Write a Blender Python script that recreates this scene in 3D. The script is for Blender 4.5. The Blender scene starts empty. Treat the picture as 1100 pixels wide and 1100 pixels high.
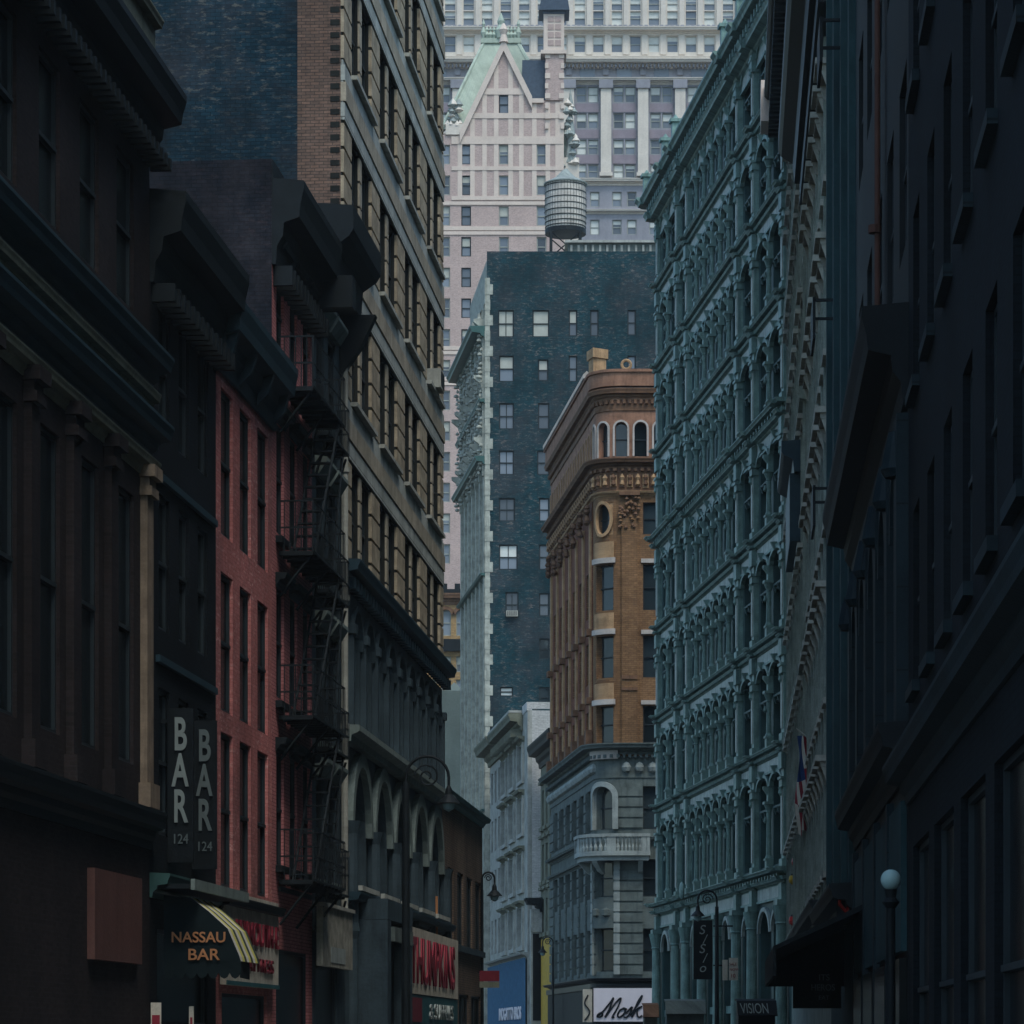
import bpy, math, random
from mathutils import Vector, Matrix
random.seed(7)
R = math.radians
S = bpy.context.scene
COL = S.collection
# ------------------------------------------------------------------ camera, world, sun, exposure
F, HY, CX, EYE = 3500.0, 1118.0, 550.0, 1.7      # focal length in photo pixels, horizon row, centre column, eye height
cd = bpy.data.cameras.new('camera'); cam = bpy.data.objects.new('camera', cd); COL.objects.link(cam)
cd.sensor_width = 36.0; cd.lens = 36.0 * F / 1100.0; cd.shift_y = (HY - 550.0) / 1100.0
cd.clip_start = 0.5; cd.clip_end = 3000
cam.location = (0, 0, EYE); cam.rotation_euler = (R(90), 0, 0)
S.camera = cam
SUN_EL, SUN_AZ = 60.0, 160.0                      # high soft sun from behind the camera, thin overcast
w = bpy.data.worlds.new('World'); S.world = w; w.use_nodes = True
wn = w.node_tree; wn.nodes.clear()
sky = wn.nodes.new('ShaderNodeTexSky'); sky.sky_type = 'NISHITA'; sky.sun_disc = False
sky.sun_elevation = R(SUN_EL); sky.sun_rotation = R(SUN_AZ); sky.air_density = 1.0; sky.dust_density = 2.0; sky.ozone_density = 2.5
bg = wn.nodes.new('ShaderNodeBackground'); bg.inputs['Strength'].default_value = 0.15
wo = wn.nodes.new('ShaderNodeOutputWorld')
tint = wn.nodes.new('ShaderNodeMix'); tint.data_type = 'RGBA'; tint.blend_type = 'MULTIPLY'; tint.inputs[0].default_value = 1; tint.inputs[7].default_value = (.87, 1.0, .98, 1)
wn.links.new(sky.outputs[0], tint.inputs[6]); wn.links.new(tint.outputs[2], bg.inputs[0]); wn.links.new(bg.outputs[0], wo.inputs[0])
sd = bpy.data.lights.new('sun', 'SUN'); sd.energy = 0.9; sd.angle = R(20); sd.color = (1.0, 0.93, 0.86)
sun = bpy.data.objects.new('sun', sd); COL.objects.link(sun)
az = R(SUN_AZ); el = R(SUN_EL)
sdir = Vector((math.sin(az) * math.cos(el), math.cos(az) * math.cos(el), math.sin(el)))
sun.rotation_euler = sdir.to_track_quat('Z', 'Y').to_euler()
S.view_settings.view_transform = 'Standard'; S.view_settings.look = 'None'; S.view_settings.gamma = 1
S.view_settings.exposure = 0.72
HAZE = 0.00017

# ------------------------------------------------------------------ materials
def _mat(name):
    m = bpy.data.materials.new(name); m.use_nodes = True
    nt = m.node_tree; b = nt.nodes['Principled BSDF']; b.inputs['Specular IOR Level'].default_value = .12
    return m, nt, b
def _vec(nt, sx=1, sz=1):
    """object coordinates folded to (x+y, z): works on fronts and on side walls"""
    tc = nt.nodes.new('ShaderNodeTexCoord'); sp = nt.nodes.new('ShaderNodeSeparateXYZ')
    ad = nt.nodes.new('ShaderNodeMath'); cb = nt.nodes.new('ShaderNodeCombineXYZ')
    nt.links.new(tc.outputs['Object'], sp.inputs[0])
    nt.links.new(sp.outputs[0], ad.inputs[0]); nt.links.new(sp.outputs[1], ad.inputs[1])
    mx = nt.nodes.new('ShaderNodeMath'); mx.operation = 'MULTIPLY'; mx.inputs[1].default_value = sx
    mz = nt.nodes.new('ShaderNodeMath'); mz.operation = 'MULTIPLY'; mz.inputs[1].default_value = sz
    nt.links.new(ad.outputs[0], mx.inputs[0]); nt.links.new(sp.outputs[2], mz.inputs[0])
    nt.links.new(mx.outputs[0], cb.inputs[0]); nt.links.new(mz.outputs[0], cb.inputs[1])
    return cb.outputs[0]
def _noise(nt, vec, scale, detail=4, rough=0.6):
    n = nt.nodes.new('ShaderNodeTexNoise'); n.inputs['Scale'].default_value = scale
    n.inputs['Detail'].default_value = detail; n.inputs['Roughness'].default_value = rough
    nt.links.new(vec, n.inputs['Vector']); return n.outputs['Fac']
def _ramp(nt, fac, a, b):
    r = nt.nodes.new('ShaderNodeMapRange'); r.inputs[1].default_value = a; r.inputs[2].default_value = b
    nt.links.new(fac, r.inputs[0]); return r.outputs[0]
def _mix(nt, fac, c1, c2, mode='MIX'):
    m = nt.nodes.new('ShaderNodeMix'); m.data_type = 'RGBA'; m.blend_type = mode
    if isinstance(fac, (int, float)): m.inputs[0].default_value = fac
    else: nt.links.new(fac, m.inputs[0])
    for s, c in ((6, c1), (7, c2)):
        if isinstance(c, tuple): m.inputs[s].default_value = (*c, 1)
        else: nt.links.new(c, m.inputs[s])
    return m.outputs[2]
def _bump(nt, b, h, strength=0.4, dist=0.02):
    bp = nt.nodes.new('ShaderNodeBump'); bp.inputs['Strength'].default_value = strength; bp.inputs['Distance'].default_value = dist
    nt.links.new(h, bp.inputs['Height']); nt.links.new(bp.outputs[0], b.inputs['Normal'])
def sc(c, k): return tuple(min(1, x * k) for x in c)
def brick(name, c1, c2, mortar, bw=0.21, rh=0.075, stain=0.45, speck=None, speck_amt=0.6, rough=0.85):
    m, nt, b = _mat(name)
    v = _vec(nt)
    br = nt.nodes.new('ShaderNodeTexBrick'); br.inputs['Scale'].default_value = 1
    br.inputs['Brick Width'].default_value = bw; br.inputs['Row Height'].default_value = rh
    br.inputs['Mortar Size'].default_value = 0.009; br.inputs['Bias'].default_value = 0
    br.inputs['Color1'].default_value = (*c1, 1); br.inputs['Color2'].default_value = (*c2, 1); br.inputs['Mortar'].default_value = (*mortar, 1)
    nt.links.new(v, br.inputs['Vector'])
    c = br.outputs['Color']
    big = _noise(nt, _vec(nt, 1, .6), 0.35, 6, .65)
    mid = _noise(nt, _vec(nt, 3.0, .5), 0.9, 4, .6)
    if speck:
        # old brick showing through worn paint in broad uneven patches
        wp = _noise(nt, _vec(nt, 1, .8), 0.22, 7, .72)
        wm = nt.nodes.new('ShaderNodeMath'); wm.operation = 'MULTIPLY'; wm.inputs[1].default_value = .45
        nt.links.new(_ramp(nt, wp, .46, .60), wm.inputs[0])
        c = _mix(nt, wm.outputs[0], c, sc((.27, .25, .28), .28))
        sp = _noise(nt, _vec(nt, 2.0 / max(bw, .2) * .42, 5.2 / max(bw, .2) * .42), 1.0, 3, .8)
        # patches decide where the old paint has flaked
        msk = _ramp(nt, sp, .54, .64)
        pm = _ramp(nt, big, .34, .56)
        mul = nt.nodes.new('ShaderNodeMath'); mul.operation = 'MULTIPLY'
        nt.links.new(msk, mul.inputs[0]); nt.links.new(pm, mul.inputs[1])
        ml = nt.nodes.new('ShaderNodeMath'); ml.operation = 'MULTIPLY'; ml.inputs[1].default_value = speck_amt
        nt.links.new(mul.outputs[0], ml.inputs[0])
        c = _mix(nt, ml.outputs[0], c, speck)
    c = _mix(nt, _ramp(nt, big, .38, .62), _mix(nt, stain, c, (0, 0, 0)), c)
    fine = _noise(nt, _vec(nt, 4.5, 13.0), 1.0, 2, .8)
    c = _mix(nt, _ramp(nt, fine, .35, .65), _mix(nt, .30, c, (0, 0, 0)), _mix(nt, 1.0, c, (1.0, 1.0, 1.0), 'MULTIPLY'))
    c = _mix(nt, _ramp(nt, mid, .55, .8), c, _mix(nt, stain * .7, c, (0.01, .012, .012)))
    nt.links.new(c, b.inputs['Base Color']); b.inputs['Roughness'].default_value = rough
    _bump(nt, b, br.outputs['Fac'], -0.5, 0.01)
    return m
def stone(name, col, var=0.35, rough=0.8, grime=(0.02, .025, .025), gamt=.55, scale=1.0, block=None, bump=.3):
    m, nt, b = _mat(name)
    n1 = _noise(nt, _vec(nt, 1, 1), 1.1 * scale, 6, .65)
    n2 = _noise(nt, _vec(nt, 5, .45), 0.8 * scale, 4, .6)
    n3 = _noise(nt, _vec(nt, 1, 1), 14 * scale, 3, .6)
    c = _mix(nt, _ramp(nt, n1, .3, .7), sc(col, 1 - var), sc(col, 1 + var * .5))
    c = _mix(nt, _ramp(nt, n3, .35, .75), c, _mix(nt, .25, c, grime))
    g = nt.nodes.new('ShaderNodeMath'); g.operation = 'MULTIPLY'; g.inputs[1].default_value = gamt
    nt.links.new(_ramp(nt, n2, .5, .78), g.inputs[0])
    c = _mix(nt, g.outputs[0], c, grime)
    h = n3
    if block:
        br = nt.nodes.new('ShaderNodeTexBrick'); br.inputs['Scale'].default_value = 1
        br.inputs['Brick Width'].default_value = block[0]; br.inputs['Row Height'].default_value = block[1]
        br.inputs['Mortar Size'].default_value = 0.012
        br.inputs['Color1'].default_value = (1, 1, 1, 1); br.inputs['Color2'].default_value = (.78, .8, .8, 1); br.inputs['Mortar'].default_value = (.25, .25, .25, 1)
        nt.links.new(_vec(nt), br.inputs['Vector'])
        c = _mix(nt, 1.0, c, br.outputs['Color'], 'MULTIPLY')
    nt.links.new(c, b.inputs['Base Color']); b.inputs['Roughness'].default_value = rough
    _bump(nt, b, h, bump, 0.02)
    return m
def plain(name, col, rough=0.6, metal=0.0, var=.25):
    m, nt, b = _mat(name)
    n = _noise(nt, _vec(nt), 2.3, 5, .65)
    c = _mix(nt, _ramp(nt, n, .3, .7), sc(col, 1 - var), sc(col, 1 + var * .4))
    nt.links.new(c, b.inputs['Base Color']); b.inputs['Roughness'].default_value = rough; b.inputs['Metallic'].default_value = metal
    _bump(nt, b, n, .15, .02)
    return m
def glass(name, col=(.018, .028, .033), rough=.07, spec=.5):
    m, nt, b = _mat(name)
    tc = nt.nodes.new('ShaderNodeTexCoord')
    oi = nt.nodes.new('ShaderNodeObjectInfo')
    n = _noise(nt, tc.outputs['Object'], .9, 2, .5)
    c = _mix(nt, oi.outputs['Random'], sc(col, .45), sc(col, 1.6))
    nt.links.new(c, b.inputs['Base Color']); b.inputs['Roughness'].default_value = rough
    b.inputs['IOR'].default_value = 1.5; b.inputs['Specular IOR Level'].default_value = spec
    _bump(nt, b, n, .12, .05)
    return m

M = {}
M['glass'] = glass('window_glass')
M['glass_sky'] = glass('painted_sky_glass', (.12, .14, .165), .08, .35)  # reflected sky is put into the pale base colour
M['glass_dull'] = glass('dull_glass', (.006, .010, .012), .25, .12)  # near-black base with reflection turned down, so the panes stay dark
M['blind'] = plain('roller_blind', (.42, .43, .38), .5, 0, .12)
M['blind_bright'] = plain('pale_blind', (.62, .64, .60), .45, 0, .1)
M['iron'] = plain('black_iron', (.012, .016, .018), .5)
M['frame_dark'] = plain('dark_sash_paint', (.022, .03, .034), .5)
M['frame_teal'] = plain('teal_sash_paint', (.07, .115, .12), .45)
M['frame_pale'] = plain('pale_sash_paint', (.30, .32, .29), .6)
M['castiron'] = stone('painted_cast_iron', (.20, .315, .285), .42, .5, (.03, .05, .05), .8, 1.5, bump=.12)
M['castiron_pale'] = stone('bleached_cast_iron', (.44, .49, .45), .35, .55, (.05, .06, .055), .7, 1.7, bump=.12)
M['castiron_wall'] = stone('shaded_cast_iron', (.048, .095, .092), .3, .55, (.01, .03, .035), .5, 1.2, bump=.12)  # darker copy of the iron colour, recess shade painted in
M['tan_brick'] = brick('tan_grey_brick', (.27, .165, .12), (.17, .115, .09), (.09, .07, .06), stain=.4)
M['tan_course'] = stone('tan_brick_course', (.42, .345, .24), .55, .85, (.05, .045, .035), .35, 1.6)
M['tan_belt'] = stone('buff_belt_stone', (.46, .39, .29), .35, .8, (.05, .05, .045), .4, 1.2, block=(1.3, 3.9))
M['grey_belt'] = stone('weathered_belt_stone', (.46, .47, .42), .3, .8, (.06, .06, .05), .4, 1.3, block=(1.15, 3.9))
M['tan_dark'] = stone('sooty_tan_stone', (.25, .19, .135), .4, .85, (.04, .035, .03), .6, 1.6)
M['joint'] = plain('recessed_joint', (.02, .022, .02), .9)
M['teal_brick'] = brick('painted_party_wall', (.014, .052, .078), (.008, .032, .05), (.006, .022, .034), .24, .09, .6, (.20, .19, .16), .55)
M['teal_brick_far'] = brick('flaking_painted_wall', (.012, .062, .078), (.008, .042, .054), (.006, .032, .042), .42, .16, .4, (.27, .22, .19), .55)
M['dark_brick'] = brick('sooty_brick', (.016, .022, .032), (.010, .014, .022), (.006, .009, .013), .22, .08, .5, (.06, .045, .05), .5)
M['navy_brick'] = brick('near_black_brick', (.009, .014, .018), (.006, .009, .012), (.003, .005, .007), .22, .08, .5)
M['red_paint'] = brick('red_painted_brick', (.64, .235, .21), (.58, .205, .185), (.50, .17, .155), .21, .075, .35, (.95, .62, .55), .5)
M['pink_paint'] = brick('pink_painted_brick', (.66, .26, .25), (.56, .21, .20), (.30, .10, .10), .21, .075, .4)
M['purple_brick'] = brick('mauve_brick', (.038, .028, .028), (.026, .020, .020), (.035, .03, .03), stain=.5)
M['black_tin'] = plain('black_painted_tin', (.010, .014, .016), .55)
M['navy_tin'] = plain('dark_teal_tin', (.020, .042, .055), .5)
M['slate_paint'] = stone('slate_blue_paint', (.050, .075, .088), .35, .6, (.008, .012, .016), .6)
M['green_stone'] = stone('green_grey_ledge', (.20, .245, .225), .35, .7, (.03, .05, .05), .5)
M['pale_trim'] = stone('pale_worn_trim', (.38, .38, .33), .35, .75, (.08, .08, .07), .5)
M['brown_brick'] = brick('brown_brick', (.22, .155, .115), (.165, .12, .092), (.09, .075, .06), stain=.4)
M['ochre_brick'] = brick('ochre_brick', (.33, .185, .090), (.23, .125, .062), (.15, .09, .05), .3, .11, .35)
M['russet_brick'] = brick('russet_brick', (.26, .095, .050), (.205, .075, .042), (.11, .05, .035), .3, .11, .35)
M['ochre_stone'] = stone('ochre_terracotta', (.46, .29, .155), .4, .75, (.06, .035, .02), .5, 1.5, bump=.5)
M['attic_terra'] = stone('red_brown_terracotta', (.34, .18, .115), .45, .8, (.05, .03, .02), .6, 1.6, bump=.5)
M['brown_terra'] = stone('brown_terracotta', (.20, .11, .065), .45, .8, (.025, .018, .012), .6, 1.6, bump=.5)
M['pale_lintel'] = stone('pale_lintel_stone', (.52, .47, .42), .25, .7, (.15, .12, .1), .4)
M['rustic'] = stone('rusticated_grey_stone', (.135, .165, .155), .4, .8, (.02, .03, .03), .6, 1.2)
M['rustic_pale'] = stone('pale_grey_stone', (.33, .37, .35), .35, .75, (.05, .07, .07), .5, 1.2)
M['white_brick'] = brick('whitewashed_brick', (.68, .68, .66), (.58, .59, .57), (.48, .49, .48), .3, .11, .18)
M['white_stone'] = stone('off_white_stone', (.40, .41, .375), .4, .75, (.08, .10, .09), .6)
M['olive_stone'] = stone('olive_grey_stone', (.19, .20, .15), .3, .8, (.03, .04, .03), .5)
M['celadon'] = stone('pale_green_stone', (.42, .43, .37), .45, .8, (.12, .15, .13), .55, 1.5, bump=.6)
M['slab_green'] = stone('grey_green_render', (.23, .26, .22), .18, .85, (.10, .12, .10), .3, .4)
M['yellow_brick'] = brick('yellow_brick', (.55, .36, .16), (.42, .27, .13), (.2, .14, .09), .35, .14, .35)
M['pink_brick'] = brick('rose_brick', (.58, .44, .40), (.51, .39, .355), (.54, .45, .40), .4, .16, .12)
M['cream_stone'] = stone('cream_stone', (.66, .555, .475), .14, .8, (.35, .3, .28), .25, .4)
M['copper'] = stone('green_copper', (.44, .51, .42), .25, .7, (.22, .30, .25), .6, .6)
M['slate_roof'] = plain('blue_slate', (.06, .085, .12), .55)
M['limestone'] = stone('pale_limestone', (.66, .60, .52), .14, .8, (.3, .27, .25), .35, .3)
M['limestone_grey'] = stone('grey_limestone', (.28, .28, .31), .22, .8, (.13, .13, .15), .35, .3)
M['mauve_spandrel'] = stone('mauve_spandrel', (.27, .23, .26), .2, .8, (.12, .11, .13), .35, .4)
M['wood'] = stone('weathered_tank_wood', (.62, .58, .52), .35, .85, (.09, .09, .08), .5, 1.0)
M['teal_dark'] = stone('dark_teal_wall', (.020, .050, .056), .35, .7, (.008, .02, .025), .5, .8)  # this and the next two: near-side shade deepened in the base colour
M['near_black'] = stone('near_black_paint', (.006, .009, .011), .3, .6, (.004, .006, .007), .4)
M['blue_black'] = stone('blue_black_stone', (.012, .024, .030), .4, .6, (.006, .012, .016), .5, 1, block=(1.6, 1.1))
M['fluted_grey'] = stone('sooty_green_stone', (.27, .31, .27), .4, .8, (.03, .04, .035), .6, 1.4, bump=.5)
M['tin_roof'] = plain('roof_felt', (.05, .055, .06), .9)
M['orange_paint'] = plain('dull_orange_paint', (.42, .19, .085), .6)
M['letters_grey'] = plain('grey_letter_paint', (.20, .235, .225), .6)
M['letters_dim'] = plain('dim_letter_paint', (.105, .13, .13), .6)
M['cream_board'] = stone('cream_sign_board', (.55, .51, .42), .35, .7, (.12, .10, .08), .6, 2)
M['grey_board'] = stone('weathered_sign_board', (.36, .35, .29), .5, .8, (.06, .06, .05), .6, 2.5)
M['pink_board'] = stone('dull_pink_board', (.12, .06, .05), .2, .7, (.05, .02, .02), .3)
M['letters_red'] = plain('red_letter_paint', (.24, .025, .04), .5)
M['letters_maroon'] = plain('maroon_letter_paint', (.16, .02, .03), .5)
M['awning_dark'] = plain('dark_green_canvas', (.007, .014, .016), .9)
M['stripe_yellow'] = plain('yellow_canvas', (.50, .45, .12), .9)
M['stripe_white'] = plain('white_canvas', (.50, .48, .42), .9)
M['stripe_dark'] = plain('dark_canvas', (.05, .06, .04), .9)
M['white_panel'] = plain('white_enamel', (.70, .66, .70), .4, 0, .05)
M['black_paint'] = plain('black_gloss_paint', (.012, .015, .018), .35)
M['blue_tin'] = plain('blue_corrugated_tin', (.05, .13, .22), .5)
M['yellow_paint'] = plain('yellow_paint', (.50, .32, .04), .6)
M['teal_board'] = plain('teal_board', (.03, .10, .11), .6)
M['red_plastic'] = plain('red_enamel', (.50, .03, .025), .4)
M['navy_paint'] = plain('navy_paint', (.02, .05, .14), .5)
M['globe'] = plain('milk_glass', (.26, .38, .38), .25, 0, .08)
M['bronze'] = plain('verdigris_bronze', (.05, .11, .10), .5, .3)
M['rust'] = plain('rusty_pipe', (.085, .04, .03), .7)
M['asphalt'] = stone('asphalt', (.05, .05, .052), .3, .9, (.02, .02, .02), .4)
M['paving'] = stone('pavement_concrete', (.22, .22, .21), .25, .9, (.08, .08, .08), .4, block=(1.5, 1.5))

# ------------------------------------------------------------------ mesh helpers
class MB:
    def __init__(s, xf=None): s.v = []; s.f = []; s.m = []; s.xf = xf; s.cuts = []
    def cut(s, nm=None):
        """starts a new piece: obj() links every piece as a mesh of its own"""
        s.cuts.append((len(s.v), len(s.f), nm))
        return s
    def _add(s, vs, fs, m):
        o = len(s.v)
        s.v += [s.xf(p) if s.xf else tuple(p) for p in vs]
        s.f += [tuple(i + o for i in f) for f in fs]; s.m += [m] * len(fs)
    def box(s, x0, x1, y0, y1, z0, z1, m=0):
        vs = [(x0, y0, z0), (x1, y0, z0), (x1, y1, z0), (x0, y1, z0), (x0, y0, z1), (x1, y0, z1), (x1, y1, z1), (x0, y1, z1)]
        s._add(vs, [(0, 3, 2, 1), (4, 5, 6, 7), (0, 1, 5, 4), (1, 2, 6, 5), (2, 3, 7, 6), (3, 0, 4, 7)], m)
    def quad(s, a, b, c, d, m=0): s._add([a, b, c, d], [(0, 1, 2, 3)], m)
    def extr(s, prof, x0, x1, m=0, axis='x', seg=1):
        """prof: closed polygon. axis x: (y,z) along x; axis y: (x,z) along y; axis z: (x,y) along z"""
        n = len(prof); vs = []
        for i in range(seg + 1):
            t = x0 + (x1 - x0) * i / seg
            for a, b in prof:
                vs.append({'x': (t, a, b), 'y': (a, t, b), 'z': (a, b, t)}[axis])
        fs = [tuple(range(n)), tuple(range(n * seg + n - 1, n * seg - 1, -1))]
        for i in range(seg):
            for k in range(n):
                k2 = (k + 1) % n
                fs.append((i * n + k, (i + 1) * n + k, (i + 1) * n + k2, i * n + k2))
        s._add(vs, fs, m)
    def lathe(s, prof, cx=0, cy=0, n=12, m=0, a0=0, a1=2 * math.pi):
        full = abs(a1 - a0 - 2 * math.pi) < 1e-4
        k = n if full else n + 1; vs = []; fs = []
        for r, z in prof:
            for i in range(k):
                a = a0 + (a1 - a0) * i / n; vs.append((cx + r * math.cos(a), cy + r * math.sin(a), z))
        for j in range(len(prof) - 1):
            for i in range(n):
                i2 = (i + 1) % k
                fs.append((j * k + i, j * k + i2, (j + 1) * k + i2, (j + 1) * k + i))
        if full:
            fs.append(tuple(range(k - 1, -1, -1))); fs.append(tuple(range((len(prof) - 1) * k, len(prof) * k)))
        s._add(vs, fs, m)
    def tube(s, pts, r, n=8, m=0):
        pts = [Vector(p) for p in pts]; vs = []; fs = []
        rr = r if isinstance(r, (list, tuple)) else [r] * len(pts)
        up = Vector((0, 0, 1)); prev = None
        for i, p in enumerate(pts):
            d = (pts[min(i + 1, len(pts) - 1)] - pts[max(i - 1, 0)]).normalized()
            if prev is None:
                a = d.orthogonal().normalized()
            else:
                a = (prev - d * prev.dot(d)).normalized()
            prev = a; b = d.cross(a)
            for k in range(n):
                t = 2 * math.pi * k / n
                vs.append(tuple(p + (a * math.cos(t) + b * math.sin(t)) * rr[i]))
        for i in range(len(pts) - 1):
            for k in range(n):
                k2 = (k + 1) % n
                fs.append((i * n + k, i * n + k2, (i + 1) * n + k2, (i + 1) * n + k))
        fs.append(tuple(range(n - 1, -1, -1))); e = (len(pts) - 1) * n; fs.append(tuple(range(e, e + n)))
        s._add(vs, fs, m)
    def wall(s, u0, u1, z0, z1, holes, y=0.0, dep=.3, m=0, us=(), zs=(), mr=None):
        """front sheet with real openings and their reveals, closed at its ends"""
        mr = m if mr is None else mr
        U = sorted({round(a, 4) for a in [u0, u1, *us] + [h[0] for h in holes] + [h[1] for h in holes] if u0 - 1e-4 <= a <= u1 + 1e-4})
        Z = sorted({round(a, 4) for a in [z0, z1, *zs] + [h[2] for h in holes] + [h[3] for h in holes] if z0 - 1e-4 <= a <= z1 + 1e-4})
        for i in range(len(U) - 1):
            j = 0
            cu = (U[i] + U[i + 1]) / 2
            while j < len(Z) - 1:
                def open_(jj):
                    cz = (Z[jj] + Z[jj + 1]) / 2
                    return any(h[0] < cu < h[1] and h[2] < cz < h[3] for h in holes)
                if open_(j): j += 1; continue
                k = j
                while k + 1 < len(Z) - 1 and not open_(k + 1): k += 1
                s.quad((U[i], y, Z[j]), (U[i + 1], y, Z[j]), (U[i + 1], y, Z[k + 1]), (U[i], y, Z[k + 1]), m)
                j = k + 1
        for a, b, c, d in holes:
            s.quad((a, y, c), (a, y + dep, c), (a, y + dep, d), (a, y, d), mr)
            s.quad((b, y + dep, c), (b, y, c), (b, y, d), (b, y + dep, d), mr)
            s.quad((a, y, d), (a, y + dep, d), (b, y + dep, d), (b, y, d), mr)
            s.quad((a, y + dep, c), (a, y, c), (b, y, c), (b, y + dep, c), mr)
        s.quad((u0, y + dep, z0), (u0, y, z0), (u0, y, z1), (u0, y + dep, z1), m)
        s.quad((u1, y, z0), (u1, y + dep, z0), (u1, y + dep, z1), (u1, y, z1), m)
        s.quad((u0, y, z1), (u1, y, z1), (u1, y + dep, z1), (u0, y + dep, z1), m)
    def arch_fill(s, u0, u1, zt, y=0.002, dep=.3, m=0, n=10, rise=None):
        """fills the corners of a rectangular hole above a round head"""
        r = (u1 - u0) / 2; c = (u0 + u1) / 2; rs = rise or r; zc = zt - rs
        pts = [(c + r * math.cos(math.pi * i / n), zc + rs * math.sin(math.pi * i / n)) for i in range(n + 1)]
        for i in range(n):
            (a, b), (c2, d) = pts[i], pts[i + 1]
            s.quad((a, y, b), (a, y, zt), (c2, y, zt), (c2, y, d), m)
            s.quad((a, y, b), (c2, y, d), (c2, y + dep, d), (a, y + dep, b), m)
    def arch_ring(s, u0, u1, zs, w=.12, y0=-.1, y1=0.0, m=0, n=12, rise=None, drop=0):
        r = (u1 - u0) / 2; c = (u0 + u1) / 2; rs = rise or r
        P = []; Q = []
        for i in range(n + 1):
            t = math.pi * i / n
            P.append((c + r * math.cos(t), zs + rs * math.sin(t))); Q.append((c + (r + w) * math.cos(t), zs + (rs + w) * math.sin(t)))
        for i in range(n):
            a, b, c2, d = P[i], P[i + 1], Q[i + 1], Q[i]
            s.quad((a[0], y0, a[1]), (d[0], y0, d[1]), (c2[0], y0, c2[1]), (b[0], y0, b[1]), m)
            s.quad((a[0], y0, a[1]), (b[0], y0, b[1]), (b[0], y1, b[1]), (a[0], y1, a[1]), m)
            s.quad((d[0], y0, d[1]), (d[0], y1, d[1]), (c2[0], y1, c2[1]), (c2[0], y0, c2[1]), m)
        if drop:
            s.box(u0 - w, u0, y0, y1, zs - drop, zs, m); s.box(u1, u1 + w, y0, y1, zs - drop, zs, m)
    def cornice(s, u0, u1, zt, h, p, m=0, y=0.0, style=0, m2=None):
        prof = [(0, -1), (.12, -1), (.16, -.78), (.34, -.66), (.38, -.50), (.86, -.44), (.90, -.28), (1, -.10), (1, 0), (0, .04)] if style == 0 else \
               [(0, -1), (.5, -1), (.55, -.6), (.9, -.45), (1, -.35), (1, 0), (0, .05)]
        s.extr([(y - a * p, zt + b * h) for a, b in prof], u0, u1, m)
    def blocks(s, u0, u1, n, w, y0, y1, z0, z1, m=0):
        for i in range(n):
            c = u0 + (u1 - u0) * (i + .5) / n
            s.box(c - w / 2, c + w / 2, y0, y1, z0, z1, m)
    def obj(s, name, mats, parent=None, loc=None, smooth=False):
        if s.cuts:
            b = [(0, 0, None)] + s.cuts + [(len(s.v), len(s.f), None)]; o = None
            for (v0, f0, nm), (v1, f1, _) in zip(b[:-1], b[1:]):
                if f1 == f0: continue
                k = MB(); k.v = s.v[v0:v1]; k.f = [tuple(i - v0 for i in f) for f in s.f[f0:f1]]; k.m = s.m[f0:f1]
                o = k.obj(nm or name, mats, parent, loc, smooth)
            return o
        me = bpy.data.meshes.new(name); me.from_pydata(s.v, [], s.f)
        if not isinstance(mats, (list, tuple)): mats = [mats]
        for k in mats: me.materials.append(M[k] if isinstance(k, str) else k)
        me.polygons.foreach_set('material_index', [min(i, len(mats) - 1) for i in s.m])
        if smooth: me.polygons.foreach_set('use_smooth', [True] * len(s.f))
        me.update()
        return link(name, me, parent, loc)
def link(name, data, parent=None, loc=None, rot=None, scl=None):
    o = bpy.data.objects.new(name, data); COL.objects.link(o); o.parent = parent
    if loc: o.location = loc
    if rot: o.rotation_euler = rot
    if scl: o.scale = scl
    return o
def tag(o, label=None, cat=None, group=None, kind=None):
    for k, v in (('label', label), ('category', cat), ('group', group), ('kind', kind)):
        if v: o[k] = v
    return o
def thing(name, p0, p1, label, cat, group=None):
    """Empty at the left end of a front; local +x runs along the front to the right, -y faces the street"""
    e = bpy.data.objects.new(name, None); COL.objects.link(e); e.empty_display_size = .5
    e.location = (p0[0], p0[1], 0); e.rotation_euler = (0, 0, math.atan2(p1[1] - p0[1], p1[0] - p0[0]))
    tag(e, label, cat, group)
    return e, math.hypot(p1[0] - p0[0], p1[1] - p0[1])
def XL(Y): return -2.15 + .082 * (Y - 99) if Y >= 76.5 else -3.995 - .094 * (76.5 - Y)
def XR(Y): return 2.44 + .065 * Y if Y <= 117 else 20.94 - .094 * Y
def PL(Y): return (XL(Y), Y)
def PR(Y): return (XR(Y), Y)
def zz(py, Y): return EYE + (HY - py) / F * Y
def xx(px, Y): return (px - CX) / F * Y

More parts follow.
